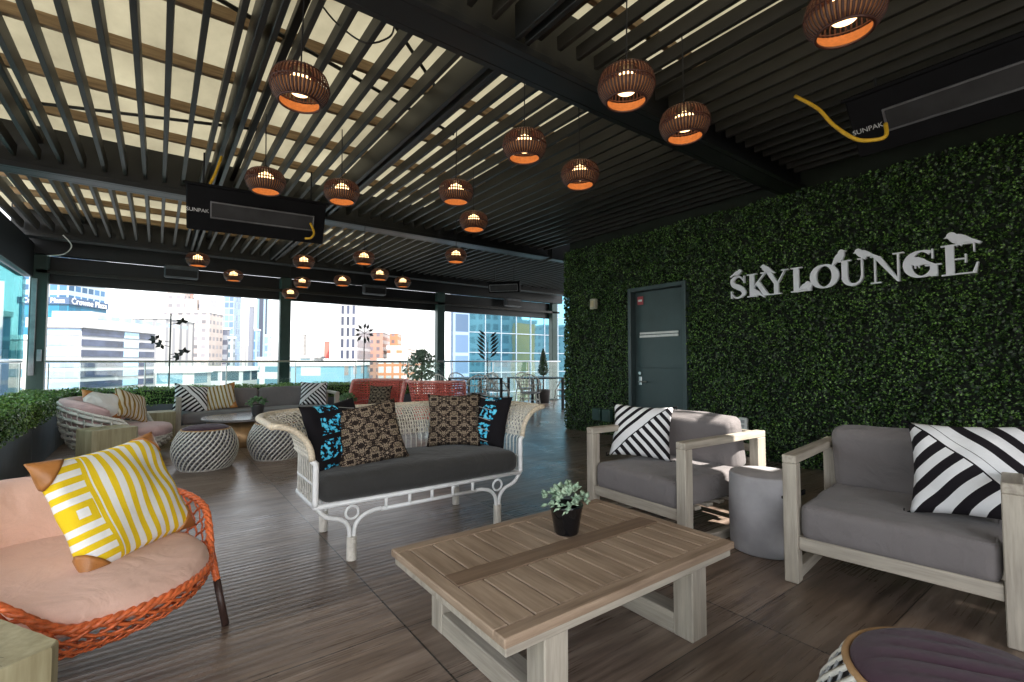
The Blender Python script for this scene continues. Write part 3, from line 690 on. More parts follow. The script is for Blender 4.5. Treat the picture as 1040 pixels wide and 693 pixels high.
sign = thing('wall_sign', (WX - 0.075, 3.02, 1.85), 0, 'white serif lettering SKYLOUNGE with small birds perched on the letters', 'sign')
sign_mat = M('sign_white', (0.82, 0.83, 0.88), 0.45, 0, 0.04, 10)
SH = 0.262
def letter(ch, y0, wid, k):
    mb = MB(); d = 0.0
    fr = lambda u, v, t_: Vector((t_, -(y0 + u * wid), v * SH))
    for j, (ty, pts) in enumerate(GL[ch]):
        t0 = -0.018 - 0.0012 * j; t1 = 0.012 + 0.001 * j
        if ty == 'p': mb.prism(pts, fr, t0, t1)
        else:
            if ty == 'c':
                n = len(pts) - 1; pts = pts[:-1]; L = []; Q = []
                for i in range(n):
                    a = 2 * math.pi * i / n
                    L.append((pts[i][0] + math.cos(a) * pts[i][2] / 2, pts[i][1] + math.sin(a) * pts[i][2] / 2)); Q.append((pts[i][0] - math.cos(a) * pts[i][2] / 2, pts[i][1] - math.sin(a) * pts[i][2] / 2))
                L.append(L[0]); Q.append(Q[0])
            else: L, Q = ribbon(pts)
            m = len(L); vs = [fr(*p, t) for t in (t0, t1) for p in L + Q]; fs = []
            for i in range(m - 1):
                fs += [(i, i + 1, m + i + 1, m + i), (2 * m + i, 3 * m + i, 3 * m + i + 1, 2 * m + i + 1), (i, 2 * m + i, 2 * m + i + 1, i + 1), (m + i, m + i + 1, 3 * m + i + 1, 3 * m + i)]
            if ty == 'r': fs += [(0, m, 3 * m, 2 * m), (m - 1, 3 * m - 1, 4 * m - 1, 2 * m - 1)]
            mb.add(vs, fs)
    mb.build('letter', sign_mat, sign)
LY = [('S', 0.03, .27), ('K', .245, .285), ('Y', .45, .27), ('L', .715, .28), ('O', .905, .29), ('U', 1.165, .29), ('N', 1.425, .29), ('G', 1.675, .29), ('E', 1.935, .29)]
for k, (c, y, wd) in enumerate(LY): letter(c, y, wd, k)
for (y, z, s, fl, an) in ((.14, 1.03, .14, -1, 10), (.47, 1.03, .16, 1, 0), (.36, .06, .16, 1, 0), (.86, .10, .15, -1, 0), (1.18, 1.05, .19, -1, -20), (1.38, 1.04, .19, 1, 10), (1.78, .50, .21, 1, 10), (2.06, 1.05, .22, 1, 10)):
    mb = MB(); ca, sa = math.cos(R(an)), math.sin(R(an))
    poly = [((u * ca - v * sa) * s * fl * .9, (u * sa + v * ca) * s * .9) for u, v in BIRD]
    mb.prism(poly, lambda u, v, t_: Vector((t_, -(y + u), z * SH + v + 0.02)), -0.027, -0.0235 + 0.03)
    mb.build('bird', sign_mat, sign)

# ---- planters and hedges
def hedge(name, x0, x1, y0, y1, lab, faces, n):
    th = thing('planter_hedge', (0, 0, 0), 0, lab, 'hedge', 'clipped hedges along the terrace edge')
    b = MB()
    if x1 - x0 > y1 - y0:
        k = 4; st = (x1 - x0) / k
        for i in range(k): b.bbox(x0 + i * st + .003, x0 + (i + 1) * st - .003, y0, y1, 0.002, 0.46, 0.006)
    else:
        k = 5; st = (y1 - y0) / k
        for i in range(k): b.bbox(x0, x1, y0 + i * st + .003, y0 + (i + 1) * st - .003, 0.002, 0.46, 0.006)
    b.build('trough', planter_mat, th)
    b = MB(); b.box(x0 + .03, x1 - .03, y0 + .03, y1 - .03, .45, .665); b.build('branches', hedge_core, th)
    P = []; N = []
    areas = [((x1 - x0) * (y1 - y0), 'top')] + [((y1 - y0 if f_ in '+x-x' else x1 - x0) * .26, f_) for f_ in faces]
    tot = sum(a for a, _ in areas)
    for a, f_ in areas:
        m = int(n * a / tot); X = rng.uniform(x0, x1, m); Yy = rng.uniform(y0, y1, m); Z_ = rng.uniform(.44, .70, m)
        if f_ == 'top': Z_ = .695 + .018 * np.sin(X * 9 + Yy * 7) + rng.uniform(-.035, .02, m); nn = (0, 0, 1)
        elif f_ == '+x': X = x1 + rng.uniform(-.03, .02, m); nn = (1, 0, .3)
        elif f_ == '-x': X = x0 + rng.uniform(-.02, .03, m); nn = (-1, 0, .3)
        elif f_ == '-y': Yy = y0 + rng.uniform(-.02, .03, m); nn = (0, -1, .3)
        elif f_ == '+y': Yy = y1 + rng.uniform(-.03, .02, m); nn = (0, 1, .3)
        P.append(np.stack([X, Yy, Z_], 1)); N.append(np.tile(nn, (m, 1)))
    P = np.concatenate(P); N = np.concatenate(N)
    leaves_obj('foliage', P, N, 0.030, box_leaf, th, 0.65, 0.6)
    idx = rng.choice(len(P), n // 60)
    leaves_obj('blossom', P[idx] + N[idx] * .02, N[idx], 0.018, M('blossom_white', (0.7, 0.72, 0.6), 0.6), th, 1.0, 0.5)
hedge('hedge', -1.5, -1.0, 2.6, 9.62, 'clipped green hedge in a slate trough running back along the left edge', ('+x', '-x', '-y'), 22000)
hedge('hedge', -0.995, 4.3, 9.12, 9.62, 'clipped green hedge in a slate trough across the back behind the grey sofa', ('-y', '+y', '+x'), 15000)

# ---- glass railings
def railing(p0, p1, n, lab):
    th = thing('glass_railing', (0, 0, 0), 0, lab, 'railing', 'glass railings round the terrace')
    p0, p1 = Vector(p0), Vector(p1)
    b = MB(); b.tube([p0 + Vector((0, 0, 1.115)), p1 + Vector((0, 0, 1.115))], 0.02, 8); b.build('handrail', steel, th)
    for i in range(n):
        a = p0.lerp(p1, i / n + .004); c = p0.lerp(p1, (i + 1) / n - .004)
        d = (c - a).normalized(); q = Vector((-d.y, d.x, 0)) * .006
        mb = MB(); vs = [a - q, c - q, c + q, a + q]
        mb.add([v + Vector((0, 0, .06)) for v in vs] + [v + Vector((0, 0, 1.09)) for v in vs], [(0, 3, 2, 1), (4, 5, 6, 7), (0, 1, 5, 4), (1, 2, 6, 5), (2, 3, 7, 6), (3, 0, 4, 7)])
        mb.build('glass_pane', rail_glass, th)
        s = MB(); s.tube([a + Vector((0, 0, .002)), a + Vector((0, 0, 1.09))], .012, 6); s.build('baluster', steel, th)
railing((-1.4, 10.22, 0), (9.3, 10.22, 0), 9, 'glass railing with steel handrail across the back edge of the terrace')
railing((-1.66, 10.22, 0), (-1.66, -1, 0), 8, 'glass railing with steel handrail along the left edge of the terrace')

gs = MB(); gs.box(-1.665, -1.655, 5.8, 10.3, 1.15, 2.40); tag(gs.build('glass_screen', teal_glass), 'tall teal tinted glass screen above the railing at the far left', 'glass screen')
# ================================================================ CITY (haze is put into the paler building colours)
def place(px, py, Y):   # real position of a far thing: bearing measured in the photo, at depth Y
    a = (px - 520) / 485; b = -(py - 346.5) / 485; p = R(2.42); yw = R(36.55)
    fw = math.cos(p) - b * math.sin(p); up = math.sin(p) + b * math.cos(p)
    d = (a * math.cos(yw) + fw * math.sin(yw), -a * math.sin(yw) + fw * math.cos(yw), up); t = Y / d[1]
    return d[0] * t, Y, EYE + d[2] * t
def raydir(px):
    x, y, _ = place(px, 350, 10.0); return Vector((x, y)).normalized()
def reach(C, d, px):
    r = raydir(px); return -(C.x * r.y - C.y * r.x) / (d.x * r.y - d.y * r.x)
CITY = -30.0
def building(pxl, pxr, pytop, Y, depth, mat, label, name='office_tower', corner=None, rz=CITY, zb=ZG, cat='building', par=True):
    """block with its near vertical corner on bearing `corner`, walls turned by rz degrees from the terrace"""
    if corner is None: corner = pxl + .68 * (pxr - pxl)
    x, y, zt = place(corner, pytop, Y); C = Vector((x, y)); a = R(rz)
    dl = Vector((-math.cos(a), -math.sin(a))); ds = Vector((-math.sin(a), math.cos(a)))
    W = max(2.0, reach(C, dl, pxl)); D = reach(C, ds, pxr)
    if D <= 0 or D > 90: D = 40
    th = thing(name, (x, y, zb), a, label, cat); h = zt - zb
    b = MB(); b.box(-W, 0, 0, D, 0, h); b.build('facade', mat, th)
    if par:
        b = MB(); b.box(-W - .2, .2, -.2, D + .2, h + .01, h + .9); b.build('parapet', M('parapet_grey', (0.5, 0.5, 0.5), .8), th)
    return th, W, h, D
# long white office block with dark window bands
band_d = M('band_glass_dark', (0.03, 0.04, 0.075), 0.25, 0.0, 0.5, 0.5)
band_l = M('band_glass_blue', (0.20, 0.28, 0.42), 0.25, 0.0, 0.35, 0.4)
band_s = M('band_glass_sky', (0.30, 0.48, 0.62), .2)
wht = M('white_concrete', (0.31, 0.31, 0.32), 0.8, 0, 0.06, 0.3)
blk, Wb_, hb_, Db_ = building(30, 157, 333, 78, 0, wht, 'low white office block with dark horizontal window bands behind the left hedge', 'office_block', corner=83, par=False)
b = MB(); b.box(-Wb_ - .3, .3, -.3, Db_ + .3, hb_ + .01, hb_ + 1.2); b.build('parapet', wht, blk)
b = MB(); b.box(-Wb_, -1, 3, Db_ * .45, hb_ + 1.21, hb_ + 2.3); b.build('roof_storey', wht, blk)
for k in range(9):
    b = MB(); b.box(-.999, -.95, 4 + k * 2.4, 5.6 + k * 2.4, hb_ + 1.4, hb_ + 1.95); b.build('roof_window', band_l, blk)
for k in range(15):
    z1_ = hb_ - .10 - k * 1.30; z0_ = z1_ - .80
    b = MB(); b.box(-Wb_, -.05, -.08, -.01, z0_, z1_); b.build('window_band', band_l, blk)
    for (q0, q1, mt) in ((0, .52, band_d), (.525, .74, band_s), (.745, .99, band_d)):
        b = MB(); b.box(.01, .08, Db_ * q0 + .05, Db_ * q1, z0_, z1_); b.build('window_band', mt, blk)
# teal tower with lettered band
teal = facade('teal_curtain', (0.02, 0.19, 0.30), (0.012, 0.14, 0.25), 2.2, 3.2, .9, .9, .3)
blue_grid = facade('blue_grid', (0.34, 0.42, 0.50), (0.05, 0.14, 0.27), 2.2, 2.6, .8, .55, .25)
th, hw, ht, sd_ = building(20, 105, 240, 165, 40, blue_grid, 'pale blue high-rise with a dark lettered band above teal glass', 'hotel_tower', corner=72)
z_at = lambda py: place(72, py, 165)[2] - ZG
zmid0, zmid1 = z_at(309.5), z_at(302.5)
b = MB(); b.box(-hw - .3, .3, -.3, sd_ + .3, 10, zmid0 - .02); b.build('teal_glazing', teal, th)
b = MB(); b.box(-hw - .6, .6, -.6, sd_ + .6, zmid0, zmid1); o = b.build('name_band', M('band_navy', (0.04, 0.07, 0.13), .5), th)
def text(s, size, mat, parent, loc, rot, name='lettering', ext=0.02):
    c = bpy.data.curves.new(name, 'FONT'); c.body = s; c.size = size; c.extrude = ext; c.align_x = 'CENTER'; c.align_y = 'CENTER'
    tmp = bpy.data.objects.new('t', c); COL.objects.link(tmp); bpy.context.view_layer.update()
    me = bpy.data.meshes.new_from_object(tmp.evaluated_get(bpy.context.evaluated_depsgraph_get()))
    bpy.data.objects.remove(tmp); o = bpy.data.objects.new(name, me); COL.objects.link(o)
    me.materials.clear(); me.materials.append(mat); o.parent = parent; o.location = loc; o.rotation_euler = rot; return o
text('Crowne Plaza', 1.75, white_paint, o, (-5.2, -.65, (zmid0 + zmid1) / 2), (R(90), 0, 0))
text('Crowne Plaza', 2.2, white_paint, o, (.65, sd_ * .5, (zmid0 + zmid1) / 2), (R(90), 0, R(90)))
pale = facade('pale_fins', (0.42, 0.41, 0.40), (0.29, 0.29, 0.31), 2.6, 60, .35, 1.0, .5)
building(108, 197, 324, 125, 30, pale, 'pale building with vertical fins behind the white office block')
pbrick = facade('pale_brick', (0.40, 0.35, 0.33), (0.21, 0.20, 0.22), 3.0, 3.4, .55, .45, .4)
th, hw, ht, sd_ = building(165, 226, 318, 230, 45, pbrick, 'stepped pale stone tower with a crane on its roof', corner=213)
b = MB(); b.box(-hw, -hw * .62, 2, sd_ - 2, ht + .9, ht + 12); b.build('upper_storeys', pbrick, th)
b = MB(); b.box(-hw * .61, -hw * .35, 2, sd_ - 3, ht + .9, ht + 6); b.build('upper_storeys', pbrick, th)
b = MB(); b.box(-5, -1, 2, 8, ht + .9, ht + 6); b.build('lift_house', M('lift_house_grey', (.25, .25, .3), .7), th)
b = MB(); b.tube([(-hw * .55, 5, ht + 5), (-hw * .55, 5, ht + 16)], .4, 6); b.tube([(-hw * .95, 5, ht + 14.5), (-hw * .4, 5, ht + 15.5)], .35, 6); b.build('crane', M('crane_red', (.35, .12, .1), .6), th)
ggrid = facade('grey_grid', (0.22, 0.24, 0.28), (0.10, 0.11, 0.15), 60, 4.2, 1, .5, .3)
bglass = facade('blue_glass', (0.26, 0.33, 0.43), (0.15, 0.24, 0.38), 2.4, 3.6, .85, .8, .15)
building(226, 244, 296, 300, 40, bglass, 'slim pale blue glass tower behind the left opening')
building(227, 233, 335, 240, 20, ggrid, 'low grey tower at the foot of the slim blue glass tower')
building(233, 239, 344, 235, 20, facade('dark_grid', (.3, .33, .36), (.08, .12, .15), 3, 3.4, .6, .6), 'small dark gridded tower between the pale blue ones')
sg = facade('striped_glass', (0.04, 0.05, 0.08), (0.20, 0.34, 0.44), 5.0, 300, .55, 1, .2)
th, hw, ht, sd_ = building(260, 272, 290, 290, 30, sg, 'tall blue tower with dark vertical stripes left of the middle post')
building(256, 264, 336, 270, 20, facade('shard', (.25, .38, .52), (.12, .22, .38), 3, 5, .7, .8), 'shorter blue glass tower in front of the striped tower')
building(269, 276, 342, 268, 20, facade('shard2', (.35, .48, .62), (.2, .3, .5), 2.5, 4, .7, .8), 'shorter glass tower right of the striped tower')
th, hw, ht, sd_ = building(256.3, 257.6, 312, 268, 4, M('mast_dark', (.12, .13, .16), .7), 'thin dark slab tower standing beside the striped tower')
building(244, 258, 352, 330, 30, pale, 'pale low tower between the glass towers')
lowb = facade('low_pale', (0.42, 0.43, 0.42), (0.10, 0.20, 0.25), 5, 3.6, .7, .45, .2)
building(160, 215, 379, 80, 30, lowb, 'low pale office building below the stepped tower')
building(215, 262, 377, 110, 25, facade('low_dark', (.34, .36, .36), (.04, .08, .10), 4, 3.2, .8, .6), 'low glazed building below the glass towers')
building(262, 300, 366, 150, 25, lowb, 'low white building behind the middle post')
# right hand opening
wd = facade('white_dark_tower', (0.42, 0.41, 0.42), (0.04, 0.05, 0.09), 1.9, 4.0, .5, .75, .2)
building(343, 384, 270, 170, 24, wd, 'tall white apartment tower with dark window columns', corner=364)
ghost = facade('ghost', (0.44, 0.42, 0.41), (0.33, 0.32, 0.33), 3.2, 3.4, .4, .5, .6)  # wall and window colours washed pale in place of distance haze
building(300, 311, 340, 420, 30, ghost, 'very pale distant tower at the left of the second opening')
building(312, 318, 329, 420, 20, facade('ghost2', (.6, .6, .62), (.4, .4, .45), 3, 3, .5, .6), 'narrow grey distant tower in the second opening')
th, hw, ht, sd_ = building(332.5, 335, 347, 210, 3, M('red_sign', (.5, .1, .08), .6), 'small red roof sign on a white mast')
orb = facade('orange_brick', (0.36, 0.13, 0.065), (0.16, 0.11, 0.11), 2.6, 2.9, .5, .5, .3)
building(372, 397, 338, 190, 28, facade('pink_brick', (0.33, 0.19, 0.15), (.16, .13, .15), 2.6, 2.9, .5, .5, .3), 'pinkish brick building behind the flower sculpture')
building(396, 408, 339, 185, 20, orb, 'orange brick building with a blue-grey top corner')
building(393, 424, 354, 160, 25, facade('white_orange', (0.42, 0.36, 0.32), (0.32, 0.12, 0.06), 4, 3.5, .5, .3), 'stepped white and orange building beyond the potted tree')
building(384, 430, 368, 120, 25, facade('orange_frame', (0.38, 0.15, 0.075), (0.38, 0.38, 0.38), 2.0, 2.4, .7, .7), 'low orange framed building with pale windows beyond the red chairs')
building(296, 375, 372, 105, 25, facade('bluewhite', (.15, .29, .37), (.38, .41, .43), 9, 4.5, .45, .5), 'low pale blue building beyond the back hedge')
building(330, 352, 368, 130, 15, wht, 'low white flat-roofed building beyond the blue one')
building(296, 330, 364, 190, 20, lowb, 'low pale building with rooftop plant left in the second opening')
for k, (pl, pr_, pt, Yy) in enumerate(((-60, 10, 320, 110), (10, 44, 345, 130))):
    building(pl, pr_, pt, Yy, 25, bglass if k == 0 else lowb, ('blue glass block seen past the far left post', 'low pale block seen past the far left corner')[k])

# big mirrored curtain wall at the right, real blue-green glass on a steel grid
cw = thing('glass_tower', (0, 0, ZG), 0, 'close blue mirrored glass tower with a thin square grid, seen through the right opening', 'building')
x0, Yc, _ = place(458, 320, 38); x1 = place(640, 320, 38)[0]
mcw, tcw, bcw = nmat('mirror_curtain')
bcw.inputs['Metallic'].default_value = 0.92; bcw.inputs['Roughness'].default_value = 0.03
tcw.links.new(ramp(tcw, noise(tcw, objco(tcw), 0.12, 1), [(0.35, (0.10, 0.30, 0.42)), (0.65, (0.17, 0.42, 0.52))]), bcw.inputs['Base Color'])
bump(tcw, bcw, noise(tcw, objco(tcw), 0.22, 1), 0.35, 0.06)
b = MB(); dk = 25; b.prism([(x0, Yc), (x1, Yc), (x1, Yc + dk), (x0 * (1 + dk / Yc), Yc + dk)], lambda u, v, t_: Vector((u, v, t_)), 0, 75); b.build('glazing', mcw, cw)
gm = MB(); n = int((x1 - x0) / 1.85) + 1
for i in range(n + 1): gm.box(x0 + i * 1.85 - .05, x0 + i * 1.85 + .05, Yc - .08, Yc - .003, 0, 75)
for k in range(40): gm.box(x0, x1, Yc - .06, Yc - .004, k * 1.9, k * 1.9 + .09)
gm.build('mullion_grid', M('mullion', (0.16, 0.2, 0.24), .5, .3), cw)
b = MB(); b.box(x0 + .01, x0 + 1.75, Yc - .35, Yc - .09, 0, 75); b.build('corner_pier', facade('end_wall', (.17, .24, .35), (.09, .15, .25), 1.6, 1.9, .85, .85), cw)
# what that glass mirrors: towers standing behind the lounge
def mirrored(px, Ydepth, w_, h_, mat, lab):
    X_, _, _ = place(px, 350, Ydepth); Yr = 2 * Yc - Ydepth
    th = thing('reflected_tower', (X_, Yr, ZG), 0, lab, 'building')
    b = MB(); b.box(-w_ / 2, w_ / 2, -10, 10, 0, h_); b.build('facade', mat, th)
    b = MB(); b.box(-w_ / 2 - .3, w_ / 2 + .3, -10.3, 10.3, h_ + .01, h_ + 1.2); b.build('parapet', wht, th)
mirrored(492, 120, 14, 72, facade('steel_frame_tower', (.45, .47, .5), (.05, .08, .12), 3.2, 3.4, .65, .6), 'grey gridded tower mirrored in the right glass facade')
mirrored(513, 118, 6.5, 50, M('yellow_cladding', (1.0, .30, .008), .6), 'bright yellow slab mirrored in the right glass facade')
mirrored(548, 150, 12, 52, facade('refl_pale', (.45, .42, .45), (.2, .2, .25), 3, 3, .5, .5), 'pale tower mirrored low in the right glass facade')

# ================================================================ CEILING FITTINGS
# pendants: one modelled, the rest copied
def make_pendant():
    th = thing('pendant_lamp', (0, 0, 0), 0, '', 'pendant lamp', 'rattan pendant lamps hanging from the louvred roof')
    prof = [(0.055, .085), (.095, .080), (.125, .055), (.14, .015), (.138, -.025), (.122, -.06), (.098, -.082)]
    sp = smooth_path([(a, b_, 0) for a, b_ in prof], 2)
    m = MB(); n = 46
    for k in range(n):
        a = 2 * math.pi * k / n
        pts = [Vector((r_ * math.cos(a), r_ * math.sin(a), z)) for r_, z, _ in sp]
        nr = [Vector((math.cos(a), math.sin(a), 0.3)).normalized()] * len(pts)
        m.strip(pts, nr, 0.0108, 0.0022)
    for r_, z, q in ((.057, .086, .006), (.141, -.004, .0045), (.099, -.083, .006), (.126, .054, .003)):
        m.tube([(r_ * math.cos(2 * math.pi * k / 40), r_ * math.sin(2 * math.pi * k / 40), z) for k in range(40)], q, 6, True)
    shade = m.build('lamp_shade', shade_mat, th, True)
    m = MB(); m.lathe([(.094, -.080), (.117, -.06), (.131, -.032), (.1325, -.018)], 40); m.f = m.f[:-2]; m.build('lining', shade_in, th, True)
    m = MB(); m.lathe([(0, -.044), (.022, -.042), (.042, -.033), (.060, -.012), (.062, .020), (.048, .048), (.02, .062), (.012, .07)], 20); m.build('bulb', bulb_mat, th, True)
    m = MB(); m.lathe([(0, .078), (.054, .082), (.056, .090), (.02, .098), (.012, .12), (0, .121)], 20); m.build('cap', dark_metal, th, True)
    m = MB(); m.tube([(0, 0, .118), (0, 0, .53)], 0.004, 6); m.build('cord', cable, th)
    return th
pend = make_pendant()
PEN = [((.55, 2.56), 0, 'pendant lamp hanging alone before the bright slats at upper left, the largest on that side'),
       ((1.88, 1.56), 0, 'big pendant lamp below the wide dark beam, nearest of the row in the middle'),
       ((2.18, .70), 0, 'pendant lamp cut by the top edge of the view, nearest of all'),
       ((2.46, 1.61), 0, 'pendant lamp just right of and below the big middle one, over the sign side'),
       ((1.88, 2.40), 0, 'pendant lamp left of the big middle one, second in that row'),
       ((2.51, 2.53), 0, 'pendant lamp before the dark slats between the big middle lamp and green wall corner'),
       ((1.95, 3.41), 0, 'pendant lamp third in the middle row, above the smaller lamp near the green wall corner'),
       ((1.19, 3.97), 0, 'pendant lamp right of the big black heater'),
       ((.64, 4.08), 0, 'pendant lamp directly in front of the top edge of the big black heater'),
       ((2.51, 4.03), 0, 'pendant lamp just right of and below the third one of the middle row'),
       ((3.15, 5.5), 0, 'small pendant lamp farthest right above the rear beam, near the green wall corner'),
       ((2.21, 6.35), 0, 'pendant lamp hanging right of the heater, above the pair of small ones'),
       ((2.85, 7.43), 0, 'small pendant lamp between two others above the flower sculpture'),
       ((3.45, 7.9), 0, 'small pendant lamp at the right end of the low cluster, above the potted tree'),
       ((2.55, 8.4), 0, 'small pendant lamp at the left of the low cluster, above the white apartment tower'),
       ((1.62, 7.11), 0, 'pendant lamp below the right end of the heater'),
       ((2.03, 9.01), 0, 'tiny pendant lamp under the lamp at the heater end, right of the middle post'),
       ((1.92, 9.4), -.16, 'lowest and smallest pendant lamp, right on top of the middle post'),
       ((.96, 8.95), 0, 'small pendant lamp above the slim glass towers'),
       ((.41, 7.84), 0, 'pendant lamp farthest left, under the left end of the heater')]
for i, ((x, y), dz, lb) in enumerate(PEN):
    o = pend if i == 0 else copy_tree(pend)
    o.location = (x, y, EYE + 1.4 + dz); o['label'] = lb; o.rotation_euler = (R(1.2 * math.sin(i * 2.3)), R(1.2 * math.cos(i * 1.7)), i * 1.1)

def heater(loc, rz, tilt, L, label, hang=0.3, small=False, brand=True):
    th = thing('patio_heater', loc, rz, label, 'heater', 'radiant heaters under the pergola')
    T = Matrix.Rotation(R(tilt), 4, 'X')
    d = .40 if not small else .2
    b = MB(); b.bbox(0, L, -.06, .06, -d / 2, d / 2, .01, mat=T); b.bbox(-.02, L + .02, -.075, -.05, d / 2, d / 2 + .02, .004, mat=T); b.build('housing', black_mat, th)
    b = MB(); fx0, fx1 = (.18, L - .1) if not small else (.03, L - .03); fz = .075 if not small else .07
    for (a0, a1, c0, c1) in ((fx0, fx1, fz - .012, fz), (fx0, fx1, -fz, -fz + .012), (fx0, fx0 + .012, -fz + .012, fz - .012), (fx1 - .012, fx1, -fz + .012, fz - .012)):
        b.bbox(a0, a1, -.075, -.062, c0, c1, .002, mat=T)
    b.build('emitter_frame', M('heater_frame', (.16, .16, .17), .4, .6), th)
    b = MB(); b.box(fx0 + .013, fx1 - .013, -.066, -.061, -fz + .013, fz - .013, mat=T); b.build('emitter', M('emitter_mesh', (.03, .03, .032), .5, .5), th)
    for x in (.12, L - .12):
        b = MB(); b.tube([(x, 0, .1), (x, .02, hang)], .008, 6); b.build('hanger', dark_metal, th)
    if brand:
        g_ = text('SUNPAK', .045, M('brand_grey', (.5, .5, .5), .5), th, T @ Vector((.085, -.062, -.02)), (R(90 + tilt), 0, 0), 'brand_lettering', .001)
    return th
heater((.17, 5.05, 2.50), R(-6), 28, 1.14, 'large black radiant heater hanging in front of the bright slats at left', .5)
heater((3.80, 1.18, 2.72), R(-90), 38, 1.3, 'black radiant heater under the dark roof above the white lettering', .3)
heater((5.15, 7.7, 2.55), R(-50), 20, .62, 'small radiant heater with a pale frame beside the corner of the leafy wall', .4, True, False)
def hose(pts, lab, r=.012):
    m = MB(); m.tube([p[:3] for p in smooth_path([tuple(p) for p in pts], 6)], r, 8); tag(m.build('gas_hose', yellow_hose, None, True), lab, 'hose', 'yellow gas hoses')
hose([(3.55, 1.45, 2.98), (3.55, 1.31, 2.83), (3.55, 1.22, 2.68), (3.55, 1.10, 2.54), (3.56, 1.00, 2.50), (3.60, .955, 2.52), (3.66, .97, 2.62)], 'yellow gas hose looping to the heater above the white lettering')
hose([(.42, 5.0, 2.98), (.39, 4.98, 2.86), (.36, 4.95, 2.76), (.33, 4.93, 2.68)], 'yellow gas hose running down into the top of the large left heater')
hose([(1.16, 4.86, 2.46), (1.18, 4.80, 2.36), (1.15, 4.78, 2.30), (1.10, 4.80, 2.29)], 'short yellow gas hose curling below the right end of the large left heater', .010)
for (x, lb) in ((.05, 'flat grey speaker box on the header above the left skyline opening'), (3.55, 'flat grey speaker box on the header above the flower sculpture'), (7.35, 'flat grey speaker box on the header above the mirrored glass tower')):
    b = MB(); b.bbox(x, x + .5, 10.15, 10.31, 2.58, 2.80, .02); o = b.build('speaker_box', M('speaker_grey', (.07, .075, .085), .45)); tag(o, lb, 'speaker', 'flat speaker boxes on the window header')
    b = MB(); b.bbox(x + .02, x + .48, 10.138, 10.149, 2.60, 2.72, .004); b.build('grille', dark_metal, o)
m = MB(); m.tube([p for p in smooth_path([(.72, 2.9, 3.26), (.8, 2.8, 3.1), (.95, 2.75, 3.02), (1.1, 2.75, 3.12), (1.15, 2.8, 3.26)], 6)], .006, 6); tag(m.build('loose_cable', cable, None, True), 'black cable hanging in a loop between the slats above the first pendant lamp', 'cable')
m = MB(); m.tube([p for p in smooth_path([(-1.15, 9.4, 2.95), (-1.05, 9.35, 2.80), (-1.12, 9.3, 2.66), (-1.3, 9.35, 2.62)], 6)], .008, 6); tag(m.build('loose_cable', white_paint, None, True), 'pale cable looping down by the far left corner post', 'cable')

# ================================================================ FURNITURE
# ---- coffee table
ct = thing('coffee_table', (1.395, 1.50, 0), 0, 'low weathered teak coffee table with slatted top in the foreground', 'coffee table')
hx, hy, zt_ = .605, .40, .35
for (c0, c1) in ((-hy, -hy + .055), (hy - .055, hy)):
    b = MB(); b.bbox(-hx, hx, c0, c1, zt_ - .03, zt_, .004); b.build('edge_board', teak_x, ct)
for (a0, a1) in ((-hx, -hx + .055), (hx - .055, hx)):
    b = MB(); b.bbox(a0, a1, -hy + .0565, hy - .0565, zt_ - .03, zt_, .004); b.build('edge_board', teak_y, ct)
b = MB(); b.bbox(-hx + .0555, hx - .0555, -.048, .048, zt_ - .026, zt_ + .0015, .002); b.build('centre_board', wood('teak_dark', (.15, .095, .06), (.25, .17, .115), 0), ct)
ns = 11; w0 = (2 * hx - .111) / ns
for s in (-1, 1):
    for k in range(ns):
        xa_ = -hx + .0555 + k * w0; b = MB()
        y0, y1 = (.050, hy - .057) if s > 0 else (-hy + .057, -.050)
        b.bbox(xa_ + .003, xa_ + w0 - .003, y0, y1, zt_ - .024, zt_ - .001, .003); b.build('slat', teak_y, ct)
b = MB(); b.bbox(-hx + .012, hx - .012, -hy + .012, hy - .012, zt_ - .062, zt_ - .031, .004); b.build('apron', greyteak_x, ct)
b = MB(); b.bbox(-hx + .06, hx - .06, -hy + .06, hy - .06, zt_ - .0305, zt_ - .026, .001); b.build('gap_shade_sheet', black_mat, ct)  # black sheet under the slats stands in for shade in the gaps
for s in (-1, 1):
    xc = s * (hx - .22); L = MB()
    L.bbox(xc - .05, xc + .05, -hy + .03, -hy + .12, 0.001, zt_ - .063, .004); L.build('leg', greyteak_z, ct)
    L = MB(); L.bbox(xc - .05, xc + .05, hy - .12, hy - .03, 0.001, zt_ - .063, .004); L.build('leg', greyteak_z, ct)
    L = MB(); L.bbox(xc - .048, xc + .048, -hy + .121, hy - .121, .001, .085, .004); L.build('skid', greyteak_y, ct)

